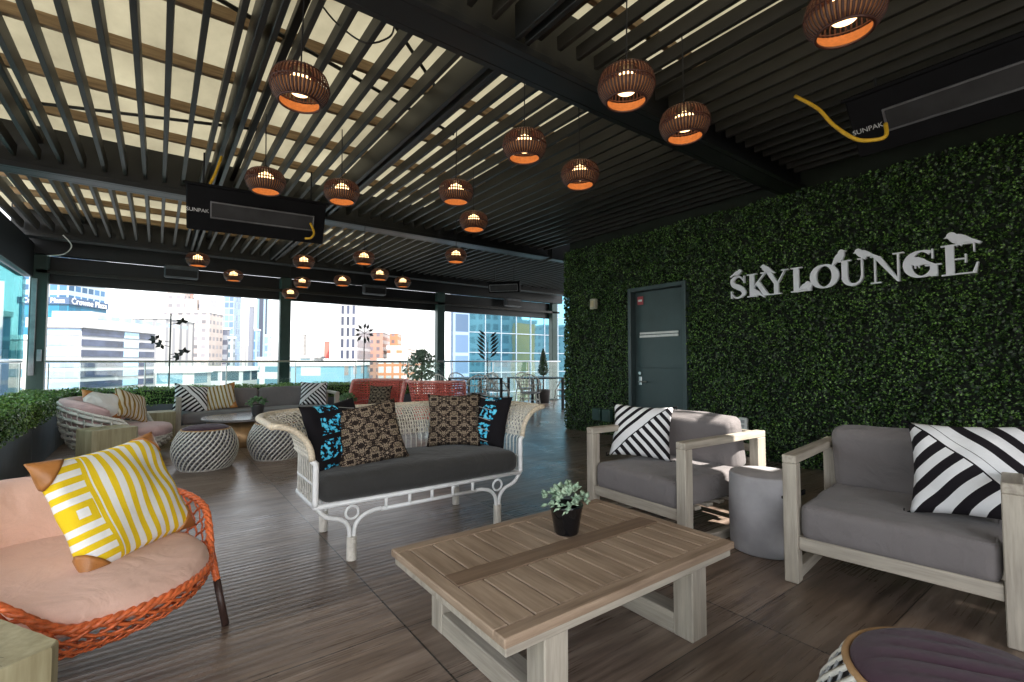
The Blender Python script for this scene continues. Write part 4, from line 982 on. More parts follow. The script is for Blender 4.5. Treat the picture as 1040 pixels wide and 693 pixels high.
# ---- succulent pots
def succulent(loc, s, label, matl, potmat, n=70, seed=1):
    th = thing('potted_succulent', loc, 0, label, 'potted plant')
    m = MB(); m.lathe([(0, 0), (.042 * s, 0), (.046 * s, .006 * s), (.062 * s, .10 * s), (.064 * s, .108 * s), (.058 * s, .108 * s), (.055 * s, .095 * s), (0, .094 * s)], 28); m.build('pot', potmat, th, True)
    m = MB(); m.lathe([(0, .097 * s), (.054 * s, .097 * s)], 16); m.build('soil', M('soil', (.03, .02, .015), .9), th)
    rs = random.Random(seed); m = MB()
    for k in range(n):
        a = rs.uniform(0, 2 * math.pi); el_ = rs.uniform(.05, 1.45); rad = (.055 + .035 * rs.random()) * s
        c = Vector((math.cos(a) * math.cos(el_) * rad, math.sin(a) * math.cos(el_) * rad, .105 * s + math.sin(el_) * rad * .75 + rs.uniform(-.01, .01)))
        for q in range(rs.choice((3, 4, 5))):
            d = (Vector((math.cos(a) * math.cos(el_), math.sin(a) * math.cos(el_), math.sin(el_))) + Vector([rs.gauss(0, .55) for _ in range(3)])).normalized()
            L = rs.uniform(.018, .034) * s; sd = d.cross(Vector((rs.random(), rs.random(), 1))).normalized(); up = sd.cross(d)
            wd_ = L * .36
            vs = [c, c + d * L * .5 + sd * wd_, c + d * L, c + d * L * .5 - sd * wd_, c + d * L * .5 + up * wd_ * .45, c + d * L * .5 - up * wd_ * .3]
            m.add(vs, [(0, 1, 4), (1, 2, 4), (2, 3, 4), (3, 0, 4), (0, 5, 1), (1, 5, 2), (2, 5, 3), (3, 5, 0)])
    m.build('leaves', matl, th, True)
    return th
succulent((1.49, 1.60, .3525), 1.18, 'pale green succulent in a glossy black pot on the teak coffee table', succ, black_gloss, 75, 3)
succulent((1.13, 7.45, .3705), 1.4, 'small green succulent in a dark pot on the round bronze table', plant_leaf, M('pot_dark', (.05, .045, .045), .5), 60, 5)

# ---- teak armchairs
def lounge_chair(loc, rz, W, D, label, name, arm=.64, seatw=None):
    th = thing(name, loc, rz, label, 'armchair', 'teak lounge chairs with grey cushions')
    lw, ld = .065, .095
    # local: front at x=0, back at x=D, y from 0 to -W
    for y in (0, -W + lw):
        for x in (0, D - ld):
            b = MB(); b.bbox(x, x + ld * (.75 if x == 0 else 1), y - lw, y, .001, arm - .0425, .004); b.build('leg', greyteak_z, th)
        b = MB(); b.bbox(0, D, y - lw, y, arm - .042, arm, .004); b.build('armrest', greyteak_x, th)
        b = MB(); b.bbox(.072, D - ld - .001, y - lw + .01, y - .01, .002, .06, .004); b.build('skid', greyteak_x, th)
    b = MB(); b.bbox(.012, .05, -W + lw + .001, -lw - .001, .17, .235, .003); b.build('front_rail', greyteak_y, th)
    b = MB(); b.bbox(D - .06, D - .02, -W + lw + .001, -lw - .001, .17, .235, .003); b.build('rear_rail', greyteak_y, th)
    b = MB()
    for k in range(6): b.bbox(.06 + k * (D - .14) / 6, .12 + k * (D - .14) / 6, -W + lw + .002, -lw - .002, .20, .222, .003)
    b.build('seat_slats', greyteak_y, th)
    b = MB()
    for k in range(4): b.bbox(D - .05, D - .03, -W + lw + .001, -lw - .001, .30 + k * .095, .35 + k * .095, .003)
    b.build('back_slats', greyteak_y, th)
    iw = W - 2 * lw - .012
    cushion('seat_cushion', D - .13, iw, .17, grey_fab, th, ((D - .13) / 2 + .015, -W / 2, .31), r=.038, crown=.014, seed=W, wr=.005)
    piping([c for c in bpy.data.objects if c.parent == th and c.name.startswith('seat_cushion')][0], D - .13, iw, .17, .038, grey_fab)
    cushion('back_cushion', iw - .03, .15, .36, grey_fab, th, (D - .175, -W / 2, .555), (R(0), R(0), R(90)), r=.048, crown=.016)
    o = [c for c in bpy.data.objects if c.parent == th and c.name.startswith('back_cushion')][0]
    o.rotation_euler = Euler((R(-12), 0, R(90)))
    return th
lounge_chair((2.52, 2.49, 0), R(-2), .83, .90, 'grey-cushioned teak armchair in front of the door, left of the concrete stool', 'armchair')
lounge_chair((2.60, 1.17, 0), R(7), .855, .86, 'large grey-cushioned teak armchair at the right edge, between concrete stool and purple pouf', 'armchair')

def facing(ax, lean, roll=0):
    """rotation for a pillow whose visible face looks along heading ax (deg), leaning back by lean"""
    m = Matrix.Rotation(R(ax + 90), 4, 'Z') @ Matrix.Rotation(R(-lean), 4, 'X') @ Matrix.Rotation(R(roll), 4, 'Y')
    return m.to_euler()
pillow((2.90, 2.30, .60), facing(-150, 20, 2), .44, .40, .15, STR_A, 'black and white diagonal-striped pillow on the armchair before the door', 1, tassel=True, group='black and white striped pillows')
pillow((3.02, .52, .62), facing(185, 28, -4), .46, .46, .17, STR_W, 'bold black and white striped pillow on the large armchair at the right edge', 2, tassel=True, group='black and white striped pillows')

# ---- concrete stool
cs = thing('concrete_stool', (2.96, 1.44, 0), 0, 'round grey concrete stool between the two teak armchairs', 'side table')
m = MB(); m.lathe([(0, .002), (.185, .002), (.19, .01), (.195, .22), (.19, .435), (.184, .447), (.175, .45), (0, .452)], 56); m.build('body', concrete, cs, True)
m = MB(); m.tube([(-.118, -.158, .355), (-.10, -.172, .355)], .008, 8); m.bbox(-.01, .09, -.197, -.186, .345, .375, .006); m.build('hand_slot', black_mat, cs)

# ---- woven pouf
def pouf(loc, r_, h, label, n=34, quilt=True, gap=True):
    th = thing('woven_pouf', loc, 0, label, 'pouf', 'woven poufs with purple seat pads')
    def prof(v):   # v 0 bottom..1 top
        return r_ * (.70 + .34 * math.sin(math.pi * (v * .86 + .08)) ** .9), h * v
    m = MB(); m.lathe([(prof(k / 12)[0] - .008, prof(k / 12)[1] * .97 + .006) for k in range(13)], 40); m.build('core', M('pouf_core', (.09, .09, .10), .8), th, True)
    for fam, mt, wd_ in ((1, white_wicker, .020), (-1, M('grey_wicker', (.30, .305, .32), .55, 0, .3, 40), .016)):
        mm = MB()
        for k in range(n):
            pts = []; nr = []
            for j in range(19):
                v = j / 18; a = 2 * math.pi * k / n + fam * v * 1.25; rr, z = prof(v)
                off = .004 * math.sin(j * math.pi * 1.0 + (0 if fam > 0 else math.pi)) + (.003 if fam > 0 else 0)
                rr += off; pts.append(Vector((rr * math.cos(a), rr * math.sin(a), z + .004))); nr.append(Vector((math.cos(a), math.sin(a), (v - .5) * .8)).normalized())
            mm.strip(pts, nr, wd_, .004)
        mm.build('weave', mt, th, True)
    for z, q in ((h * 1.0 + .004, 1), (.008, 0)):
        mm = MB(); rr = prof(q)[0] - .002
        mm.tube([(rr * math.cos(2 * math.pi * k / 48), rr * math.sin(2 * math.pi * k / 48), z) for k in range(48)], .009, 8, True); mm.build('rim', M('pouf_rope', (.42, .25, .12), .7) if q else white_wicker, th, True)
    # quilted pad
    R2 = prof(1)[0] - .006; vs = []; fs = []; n2 = 40; m2 = 30
    mm = MB(); grid = {}
    rings = [i / 26 for i in range(27)]
    pr_ = []
    for i, q in enumerate(rings):
        for k in range(56):
            a = 2 * math.pi * k / 56; x = q * R2 * math.cos(a); y = q * R2 * math.sin(a)
            z = h + .010 + .026 * (1 - q ** 6) + (.011 * abs(math.sin(y / .055 * math.pi)) ** .5 * (1 - q ** 4))
            if q > .97: z = h - .005
            vs.append((x, y, z))
    for i in range(26):
        for k in range(56): fs.append((i * 56 + k, i * 56 + (k + 1) % 56, (i + 1) * 56 + (k + 1) % 56, (i + 1) * 56 + k))
    mm.add(vs, fs); o = mm.build('seat_pad', purple_fab, th, True); o.rotation_euler = (0, 0, R(-60))
    return th
pf = pouf((1.45, .27, 0), .29, .40, 'woven white and grey pouf with purple quilted pad at the bottom right corner')
dup(pf, (.43, 6.02, 0), R(20), 'woven white and grey pouf with purple pad, left of the round bronze table')
dup(pf, (1.14, 6.15, 0), R(50), 'woven white and grey pouf half hidden behind the left arm of the rattan sofa')

# ---- round bronze table
rt = thing('drum_table', (.98, 7.5, 0), 0, 'round drum coffee table with bronze sides and dark top', 'coffee table')
m = MB(); m.lathe([(0, .002), (.44, .002), (.445, .01), (.445, .335), (0, .336)], 64); m.build('drum', bronze, rt, True)
m = MB(); m.lathe([(0, .337), (.50, .337), (.51, .343), (.51, .362), (.505, .368), (0, .369)], 64); m.build('tabletop', M('slate_top', (.17, .15, .15), .24, 0, .2, 4), rt, False)

# ---- bowl-shaped woven chair
def bowl_chair(loc, rz, a, b_, zf, za, zb, rb, mat, label, nstr, wid, name='woven_lounge_chair', legs=True, cush=None, cush2=None, hv=False, floor=.16, bulge=1.6, front=50):
    th = thing(name, loc, rz, label, 'lounge chair')
    def rim(t):
        d = abs((t + math.pi) % (2 * math.pi) - math.pi)
        deg = math.degrees(d)
        if deg < front: z = zf
        elif deg < front + 30:
            q = (deg - front) / 30; z = zf + (za - zf) * (q * q * (3 - 2 * q))
        else:
            q = (deg - front - 30) / (150 - front); z = za + (zb - za) * math.sin(q * math.pi / 2)
        rr = 1 + .06 * math.cos(2 * t) ** 2
        return Vector((a * math.cos(t) * rr, b_ * math.sin(t) * rr, z))
    def S(t, v):
        p = rim(t); q = Vector((rb * math.cos(t), rb * math.sin(t), floor))
        k = v ** bulge; x = p.x + (q.x - p.x) * k; y = p.y + (q.y - p.y) * k
        z = p.z + (q.z - p.z) * (1 - (1 - v) ** 1.5)
        out = .03 * math.sin(math.pi * v)
        return Vector((x + out * math.cos(t), y + out * math.sin(t), z))
    def Nn(t, v):
        e = .01; return ((S(t + e, v) - S(t - e, v)).cross(S(t, min(1, v + e)) - S(t, max(0, v - e)))).normalized() * -1
    m = MB(); seg = 20
    if hv:
        for k in range(nstr):
            t0 = 2 * math.pi * k / nstr; pts = [S(t0, j / seg) + Nn(t0, j / seg) * .004 * (-1) ** j for j in range(seg + 1)]
            m.strip(pts, [Nn(t0, j / seg) for j in range(seg + 1)], wid * .6, .003)
        nr = 9
        for r0 in range(nr):
            v = (r0 + .5) / nr * .98; pts = []; nn = []
            for j in range(nstr * 2 + 1):
                t0 = math.pi * j / nstr; nv = Nn(t0, v); pts.append(S(t0, v) + nv * .009 * math.cos(math.pi * (j / 2 + r0))); nn.append(nv)
            m.strip(pts, nn, wid * 1.5, .005)
    else:
        for fam in (1, -1):
            for k in range(nstr):
                pts = []; nn = []
                for j in range(seg + 1):
                    v = j / seg; t0 = 2 * math.pi * k / nstr + fam * v * 1.0; nv = Nn(t0, v)
                    pts.append(S(t0, v) + nv * .0035 * fam * (1 if j % 2 else -1)); nn.append(nv)
                m.strip(pts, nn, wid, .0035)
    m.build('woven_shell', mat, th, True)
    # braided rim: three twisted strands
    m = MB(); n = 160
    for s in range(3):
        pts = []
        for k in range(n):
            t0 = 2 * math.pi * k / n; ph = 2 * math.pi * (s / 3) + t0 * 34
            p = rim(t0); o_ = Vector((math.cos(t0), math.sin(t0), 0))
            pts.append(p + o_ * (.0085 * math.cos(ph)) + Vector((0, 0, .0085 * math.sin(ph) + .005)))
        m.tube(pts, .0085, 6, True)
    m.build('braided_rim', mat, th, True)
    if legs:
        for sx, sg in ((1, 1), (1, -1), (-1, 1), (-1, -1)):
            t0 = sg * R(front + 9) if sx > 0 else sg * R(135)
            top = rim(t0) + Vector((0, 0, -.01)); foot = Vector((top.x * 1.10 + sx * .03, top.y * 1.06, .003))
            if sx < 0: top = S(t0, .35); foot = Vector((top.x * 1.15, top.y * 1.1, .003))
            mid = top.lerp(foot, .42)
            m = MB()
            if sx > 0:
                nn = 26
                for s in range(3):
                    m.tube([top.lerp(mid, j / nn) + Vector((.007 * math.cos(j * 1.1 + s * 2.1), .007 * math.sin(j * 1.1 + s * 2.1), 0)) for j in range(nn + 1)], .009, 6)
            else: m.tube([top, mid], .014, 8)
            lg = m.build('leg', mat, th, True)
            m = MB(); m.tube([mid, foot], .0145, 10); m.build('leg_tip', M('leg_brown', (.055, .03, .025), .45), lg, True)
    else:
        m = MB(); m.lathe([(rb, .01), (rb + .01, floor)], 36); m.f = m.f[:-2]; m.build('base', mat, th, True)
    return th, rim, S
def seat_disc(name, parent, mat, a, b_, z, h, cx=0, sup=2.6, tilt=0, n=48):
    """rounded loose seat cushion with a superellipse outline"""
    m = MB(); vs = []; fs = []
    prof = [(0, 1.0), (.25, 1.0), (.5, .99), (.7, .96), (.85, .88), (.94, .7), (.985, .4), (1, 0), (.985, -.4), (.94, -.7), (.8, -.9), (.4, -1), (0, -1)]
    for q, zz in prof:
        for k in range(n):
            t = 2 * math.pi * k / n; c, s = math.cos(t), math.sin(t)
            rr = (abs(c) ** sup + abs(s) ** sup) ** (-1 / sup)
            vs.append((cx + a * q * rr * c, b_ * q * rr * s, z + h / 2 * zz + .004 * math.sin(5 * c * q) * math.cos(6 * s * q)))
    for i in range(len(prof) - 1):
        for k in range(n): fs.append((i * n + k, i * n + (k + 1) % n, (i + 1) * n + (k + 1) % n, (i + 1) * n + k))
    o = m.add(vs, fs).build(name, mat, parent, True); o.rotation_euler = (0, tilt, 0); return o
def back_wrap(name, parent, mat, a, b_, z0, z1, th_, spread, flare=.06, n=40):
    """curved back cushion following the bowl from -spread to +spread round the back"""
    m = MB(); vs = []; fs = []; q = 16
    for i in range(n + 1):
        t = math.pi + R(spread) * (2 * i / n - 1); e = 1 - abs(2 * i / n - 1) ** 4
        for k in range(q):
            ph = 2 * math.pi * k / q; cs_, sn = math.cos(ph), math.sin(ph)
            sgn = lambda v: (1 if v >= 0 else -1)
            cc = sgn(cs_) * abs(cs_) ** .55; ss = sgn(sn) * abs(sn) ** .55
            hz = (z0 + z1) / 2 + ss * (z1 - z0) / 2 * (0.35 + .65 * e)
            off = cc * th_ / 2 * (.3 + .7 * e) - th_ / 2 + flare * (ss)
            off += .006 * math.sin(i * .9) * ss
            vs.append(((a + off) * math.cos(t), (b_ + off) * math.sin(t), hz))
    for i in range(n):
        for k in range(q): fs.append((i * q + k, i * q + (k + 1) % q, (i + 1) * q + (k + 1) % q, (i + 1) * q + k))
    fs.append(tuple(range(q))); fs.append(tuple(n * q + k for k in range(q))[::-1])
    return m.add(vs, fs).build(name, mat, parent, True)

oc, rimf, _ = bowl_chair((-.27, 2.42, 0), R(-43), .46, .48, .31, .46, .59, .22, orange_wicker, 'bright orange woven lounge chair with pink cushions at the left edge', 38, .0135, floor=.17, front=33)
seat_disc('seat_cushion', oc, pink_fab, .42, .385, .345, .12, cx=.05, sup=2.1, tilt=R(3))
back_wrap('back_cushion', oc, pink_fab, .44, .44, .36, .64, .14, 75)
pillow((-.10, 2.46, .575), facing(-42, 26, -4), .52, .46, .15, YEL, 'yellow and white patterned pillow with tan leather corners on the orange chair', 4, corners=True)

wc, _, _ = bowl_chair((-.36, 7.25, 0), R(-12), .49, .47, .24, .48, .66, .28, white_wicker, 'white open-weave round lounge chair with dusty pink cushions at the back left', 40, .030, legs=False, hv=True, floor=.08, front=46)
seat_disc('seat_cushion', wc, dusty_fab, .45, .42, .30, .16, cx=.08, sup=2.3)
back_wrap('back_cushion', wc, dusty_fab, .47, .45, .32, .71, .14, 95)
pillow((-.24, 7.38, .58), facing(-35, 25, 22), .42, .38, .14, GOLD, 'gold-striped pillow on the white woven lounge chair', 6, group='gold-striped pillows')
pillow((-.50, 7.20, .62), facing(-60, 30, 14), .38, .33, .13, white_fab, 'white pillow with tan leather corners on the white woven lounge chair', 7, corners=True)

# ---- wood stump cubes
def stump(loc, rz, sx, sy, h, label, seed=0):
    rs = random.Random(seed); m = MB(); n = 40; vs = []; fs = []
    poly = []
    for k in range(n):
        t = 2 * math.pi * (k + .5) / n; c, s = math.cos(t), math.sin(t); rr = (abs(c) ** 24 + abs(s) ** 24) ** (-1 / 24)
        poly.append((sx / 2 * rr * c * (1 + rs.uniform(-.006, .006)), sy / 2 * rr * s * (1 + rs.uniform(-.006, .006))))
    zs = [.002, .02, h * .3, h * .6, h - .012, h - .003, h]; sc_ = [.985, 1, 1.004, .998, 1, .995, .98]
    for z, q in zip(zs, sc_): vs += [(x * q, y * q, z) for x, y in poly]
    for i in range(len(zs) - 1):
        for k in range(n): fs.append((i * n + k, i * n + (k + 1) % n, (i + 1) * n + (k + 1) % n, (i + 1) * n + k))
    fs += [tuple(range(n))[::-1], tuple((len(zs) - 1) * n + k for k in range(n))]
    m.add(vs, fs)
    o = m.build('wood_block_stool', log_wood, None, False, loc, (0, 0, rz)); tag(o, label, 'stool', 'pale wood block stools')
    # drying cracks as thin dark wedges
    c = MB()
    for k in range(5):
        a = rs.uniform(0, 6.28); L = rs.uniform(.08, .17); x, y = rs.uniform(-.06, .06), rs.uniform(-.06, .06)
        p, q = Vector((x, y, h + .0015)), Vector((x + L * math.cos(a), y + L * math.sin(a), h + .0015)); nrm = Vector((-math.sin(a), math.cos(a), 0)) * .0022
        c.add([p, q + nrm * .2, q - nrm * .2, p + nrm, p - nrm], [(3, 1, 2, 4)])
    c.build('crack', M('crack_dark', (.07, .05, .03), .9), o)
    return o
stump((-.40, 1.68, 0), R(32), .34, .34, .43, 'pale wood block stool at the bottom left corner beside the orange chair', 1)
stump((-.40, 6.52, 0), R(28), .40, .36, .43, 'pale wood block stool in front of the white woven lounge chair', 2)
stump((.02, 8.3, 0), R(10), .36, .34, .42, 'pale wood block stool half hidden behind the white woven lounge chair', 3)

# ---- white rattan sofa
rs_ = thing('rattan_sofa', (1.405, 3.03, 0), 0, 'white tubular rattan sofa with woven flared back and charcoal seat', 'sofa')
HX, HY, CR = .70, .29, .20
def u_plan(s):
    """s 0..1 along the U: left front -> back left corner -> back right -> right front. returns pos and outward normal"""
    segs = [(2 * HY - CR, 'l'), (math.pi / 2 * CR, 'cl'), (2 * HX - 2 * CR, 'b'), (math.pi / 2 * CR, 'cr'), (2 * HY - CR, 'r')]
    tot = sum(a for a, _ in segs); d = s * tot
    for L, k in segs:
        if d <= L or k == 'r':
            if k == 'l': return Vector((-HX, -HY + d, 0)), Vector((-1, 0, 0))
            if k == 'cl':
                a = math.pi - d / CR; return Vector((-HX + CR + CR * math.cos(a), HY - CR + CR * math.sin(a), 0)), Vector((math.cos(a), math.sin(a), 0))
            if k == 'b': return Vector((-HX + CR + d, HY, 0)), Vector((0, 1, 0))
            if k == 'cr':
                a = math.pi / 2 - d / CR; return Vector((HX - CR + CR * math.cos(a), HY - CR + CR * math.sin(a), 0)), Vector((math.cos(a), math.sin(a), 0))
            return Vector((HX, HY - CR - d + 0, 0)), Vector((1, 0, 0))
        d -= L
def prof_sofa(v):   # v 0..1 up the back: outward offset and height
    if v < .5: return 0.0, .32 + v / .5 * .26
    q = (v - .5) / .5; return .02 + .20 * (1 - math.cos(q * math.pi / 2)), .58 + .20 * math.sin(q * math.pi / 2)
def SS(s, v):
    p, n = u_plan(s); o_, z = prof_sofa(v); k = 1.0
    return p + n * o_ + Vector((0, 0, z))
def SN(s, v):
    p, n = u_plan(s); e = .01; o0, z0 = prof_sofa(max(0, v - e)); o1, z1 = prof_sofa(min(1, v + e))
    d = n * (o1 - o0) + Vector((0, 0, z1 - z0)); side = Vector((-n.y, n.x, 0)); return side.cross(d).normalized()
m = MB(); ns_ = 58
for k in range(ns_ + 1):
    s = k / ns_; m.tube([SS(s, v / 12 * .56) for v in range(13)], .0042, 5)
m.build('spindles', white_wicker, rs_, True)
m = MB()
for k in range(118):
    s = (k + .5) / 118; sg = 12
    m.strip([SS(s, .5 + .5 * j / sg) + SN(s, .5 + .5 * j / sg) * .003 * (-1) ** (j + k) for j in range(sg + 1)], [SN(s, .5 + .5 * j / sg) for j in range(sg + 1)], .013, .003)
for r0 in range(11):
    v = .50 + .5 * (r0 + .3) / 11; N_ = 150
    m.strip([SS(j / N_, v) + SN(j / N_, v) * .004 * (-1) ** (j + r0) for j in range(N_ + 1)], [SN(j / N_, v) for j in range(N_ + 1)], .0095, .003)
m.build('woven_back', M('pale_rattan_weave', (.74, .69, .59), .55, 0, .12, 50), rs_, True)
m = MB(); m.tube([SS(j / 120, 1.0) for j in range(121)], .019, 10); m.build('top_rim', M('rim_wrap', (.64, .55, .42), .5, 0, .3, 90), rs_, True)
for s in (0, 1):
    m = MB(); m.tube([SS(s, .5 + j / 24) for j in range(13)], .017, 10); m.build('arm_wrap', M('rim_wrap', (.6, .5, .4)), rs_, True)
    m = MB(); m.tube([SS(s, .02 + j / 12 * .48) for j in range(13)], .0165, 10); m.build('arm_post', white_pipe, rs_, True)
m = MB(); m.tube([SS(j / 60, .23) + Vector((0, 0, 0)) for j in range(61)], .007, 8); m.build('stretcher', white_pipe, rs_, True)
# seat frame
m = MB(); loop = [SS(j / 60, .01) for j in range(61)]; m.tube(loop + [Vector((-HX, -HY, .325))], .014, 8); m.build('seat_frame', white_pipe, rs_, True)
for y in (-HY, HY - .01):
    xs = [-.5, .5]
    m = MB()
    m.tube([(-xs[1] + .17, y, .255), (xs[1] - .17, y, .255)], .012, 8)
    for x in (-.30, -.15, 0, .15, .30): m.tube([(x, y, .255), (x, y, .32)], .011, 8)
    m.build('front_rail' if y < 0 else 'back_rail', white_pipe, rs_, True)
    for x in xs:
        m = MB()
        m.tube([p[:3] for p in smooth_path([(x - .01, y, .0), (x - .012, y, .12), (x - .02, y, .19), (x - .06, y, .235), (x - .12, y, .255), (x - .17 * (1 if x > 0 else .9), y, .258 if x > 0 else .275), ])], .0125, 8)
        m.tube([p[:3] for p in smooth_path([(x + .01, y, .0), (x + .012, y, .12), (x + .02, y, .19), (x + .06, y, .235), (x + .12, y, .255), (x + .17 * (1 if x < 0 else .9), y, .258 if x < 0 else .275)])], .0125, 8)
        m.tube([(x + .036 * math.cos(2 * math.pi * k / 20), y, .266 + .036 * math.sin(2 * math.pi * k / 20)) for k in range(20)], .0075, 8, True)
        ex = (HX if y < 0 else .6) * (1 if x > 0 else -1); m.tube([p[:3] for p in smooth_path([(x + .12 * (1 if x > 0 else -1), y, .256), (ex - .05 * (1 if x > 0 else -1), y, .27), (ex, y, .33)])], .0125, 8)
        lg = m.build('leg', white_pipe, rs_, True)
        m = MB(); m.lathe([(.026, .002 + k * .0085 + dz) if dz == 0 else (.0285, .002 + k * .0085 + dz) for k in range(16) for dz in (0, .004)], 12, (x, y, 0)); m.build('leg_wrap', M('leg_wrap', (.62, .58, .52), .6), lg, False)
cushion('seat_cushion', 2 * HX - .05, 2 * HY + .03, .15, char_fab, rs_, (0, -.01, .41), r=.06, crown=.018)
px0, py0 = 1.405, 3.03
pillow((.90, 3.04, .67), facing(-66, 20, -4), .42, .42, .14, BLOOM, 'black pillow with blue flowers at the left end of the rattan sofa', 8, group='black pillows with blue flowers')
pillow((1.08, 2.98, .66), facing(-98, 22, -9), .44, .40, .14, BROC, 'brown patterned pillow leaning at the left of the rattan sofa', 9, group='brown patterned pillows')
pillow((1.80, 3.16, .68), facing(-120, 16, 0), .40, .40, .14, BROC, 'brown patterned pillow at the right of the rattan sofa', 10, group='brown patterned pillows')
pillow((2.03, 3.06, .67), facing(-150, 16, 4), .36, .40, .13, BLOOM2, 'black pillow with blue flowers at the right end of the rattan sofa', 11, group='black pillows with blue flowers')

# ---- grey back sofa
bs = thing('long_sofa', (.22, 8.30, 0), 0, 'long low grey sofa with pale teak arms against the back hedge', 'sofa')
Wb, Db = 2.28, .74
for x in (0, Wb - .07):
    for y in (0, Db - .07):
        b = MB(); b.bbox(x, x + .07, y, y + .07, .001, .558, .004); b.build('leg', greyteak_z, bs)
    b = MB(); b.bbox(x, x + .07, 0, Db, .56, .60, .004); b.build('armrest', greyteak_y, bs)
b = MB(); b.bbox(.071, Wb - .071, .01, .05, .12, .20, .004); b.build('front_rail', greyteak_x, bs)
cushion('seat_cushion', 1.05, Db - .04, .16, grey_fab, bs, (.61, Db / 2, .285), r=.045, crown=.012)
cushion('seat_cushion', 1.05, Db - .04, .16, grey_fab, bs, (1.67, Db / 2, .285), r=.045, crown=.012)
cushion('back_cushion', 1.04, .15, .33, grey_fab, bs, (.61, Db - .11, .51), (R(-8), 0, 0), r=.05, crown=.015)
cushion('back_cushion', 1.04, .15, .33, grey_fab, bs, (1.67, Db - .11, .51), (R(-8), 0, 0), r=.05, crown=.015)
pillow((.42, 8.62, .56), facing(-70, 24, 12), .48, .44, .14, STR_B, 'black and white striped pillow at the left end of the long grey sofa', 12, group='black and white striped pillows')
pillow((.78, 8.68, .56), facing(-105, 22, -10), .46, .42, .14, GOLD, 'gold-striped pillow with tan corners on the long grey sofa', 13, corners=True, group='gold-striped pillows')
pillow((2.18, 8.70, .56), facing(-100, 20, 3), .44, .42, .14, STR_A, 'black and white striped pillow at the right end of the long grey sofa', 14, group='black and white striped pillows')

# ---- concrete block table with fern beside it
cb_ = thing('concrete_table', (2.92, 8.75, 0), 0, 'grey concrete block table right of the long grey sofa', 'side table')
m = MB(); m.lathe([(0, .002), (.29, .002), (.30, .015), (.30, .415), (.29, .43), (0, .431)], 40); m.build('body', concrete, cb_, True)
b = MB(); b.bbox(-.06, .06, -.306, -.294, .33, .37, .006); b.build('hand_slot', black_mat, cb_)
succulent((2.42, 7.6, .34), 1.5, 'low green leafy plant in a bowl right of the round bronze table', plant_leaf, M('pot_dark', (.05, .05, .05)), 70, 8)
sdt = thing('side_table', (2.42, 7.6, 0), 0, 'small dark side table carrying the leafy bowl', 'side table')
m = MB(); m.lathe([(0, .32), (.2, .32), (.2, .338), (0, .339)], 32); m.build('tabletop', dark_metal, sdt)
m = MB(); m.tube([(0, 0, .01), (0, 0, .319)], .02, 10); m.build('stem', dark_metal, sdt); m = MB(); m.lathe([(0, .001), (.14, .001), (.14, .01), (0, .012)], 24); m.build('base', dark_metal, sdt)

# ---- red woven high-back chairs
def red_chair(loc, rz, label):
    th = thing('red_wicker_chair', loc, rz, label, 'lounge chair', 'red woven wing chairs')
    # local: faces +x. flared U wall
    hx_, hy_, cr = .28, .33, .09
    def plan(s):
        segs = [(2 * hx_ - cr, 0), (math.pi / 2 * cr, 1), (2 * hy_ - 2 * cr, 2), (math.pi / 2 * cr, 3), (2 * hx_ - cr, 4)]
        tot = sum(a for a, _ in segs); d = s * tot
        for L, k in segs:
            if d <= L or k == 4:
                if k == 0: return Vector((hx_ - d, hy_, 0)), Vector((0, 1, 0))
                if k == 1: a = math.pi / 2 + d / cr; return Vector((-hx_ + cr + cr * math.cos(a), hy_ - cr + cr * math.sin(a), 0)), Vector((math.cos(a), math.sin(a), 0))
                if k == 2: return Vector((-hx_, hy_ - cr - d, 0)), Vector((-1, 0, 0))
                if k == 3: a = math.pi + d / cr; return Vector((-hx_ + cr + cr * math.cos(a), -hy_ + cr + cr * math.sin(a), 0)), Vector((math.cos(a), math.sin(a), 0))
                return Vector((-hx_ + cr + d, -hy_, 0)), Vector((0, -1, 0))
            d -= L
    def top(s):
        q = min(s, 1 - s) / .2; q = min(1, q); q = q * q * (3 - 2 * q); return .27 + .53 * q
    def S(s, v):
        p, n = plan(s); h = .24 + (top(s) - .24) * v; return p + n * (.11 * v ** 1.2) + Vector((0, 0, h))
    m = MB(); A, B = 60, 14
    for r0 in range(B + 1):
        v = r0 / B; pts = [S(j / 120, v) for j in range(121)]; nn = [(plan(j / 120)[1] + Vector((0, 0, -.3))).normalized() for j in range(121)]
        m.strip([p + n * .003 * (-1) ** (j + r0) for j, (p, n) in enumerate(zip(pts, nn))], nn, .029, .003)
    for k in range(A + 1):
        s = k / A; n = (plan(s)[1] + Vector((0, 0, -.3))).normalized()
        m.strip([S(s, j / 16) + n * .003 * (-1) ** (j + k) for j in range(17)], [n] * 17, .024, .003)
    m.build('woven_back', red_wicker, th, True)
    m = MB(); m.tube([S(j / 120, 1) for j in range(121)], .020, 8); m.build('rim', M('rim_highlight_pink', (.78, .34, .30), .5, 0, .2, 30), th, True)  # highlight along the rim put into the colour as lighter pink
    m = MB()
    m.bbox(-hx_, hx_, -hy_, hy_, .20, .245, .01); m.build('seat_base', red_wicker, th)
    for x in (-.23, .23):
        for y in (-.27, .27):
            m = MB(); m.tube([(x, y, .2), (x * 1.1, y * 1.05, .003)], .016, 8); m.build('leg', M('leg_brown', (.05, .03, .02)), th)
    cushion('seat_cushion', .52, .60, .12, M('cream_fabric', (.55, .5, .42), .9, 0, .15, 10), th, (.02, 0, .31), r=.05, crown=.02)
    return th
rc = red_chair((2.94, 7.7, 0), R(228), 'red woven chair opening towards the left, holding a brown pillow')
dup(rc, (3.68, 7.0, 0), R(52), 'red woven chair turned away, outer back showing, right of the other red chair')
pillow((2.98, 7.70, .56), facing(225, 18, 0), .40, .32, .13, BROC, 'brown patterned pillow inside the left red woven chair', 15, group='brown patterned pillows')

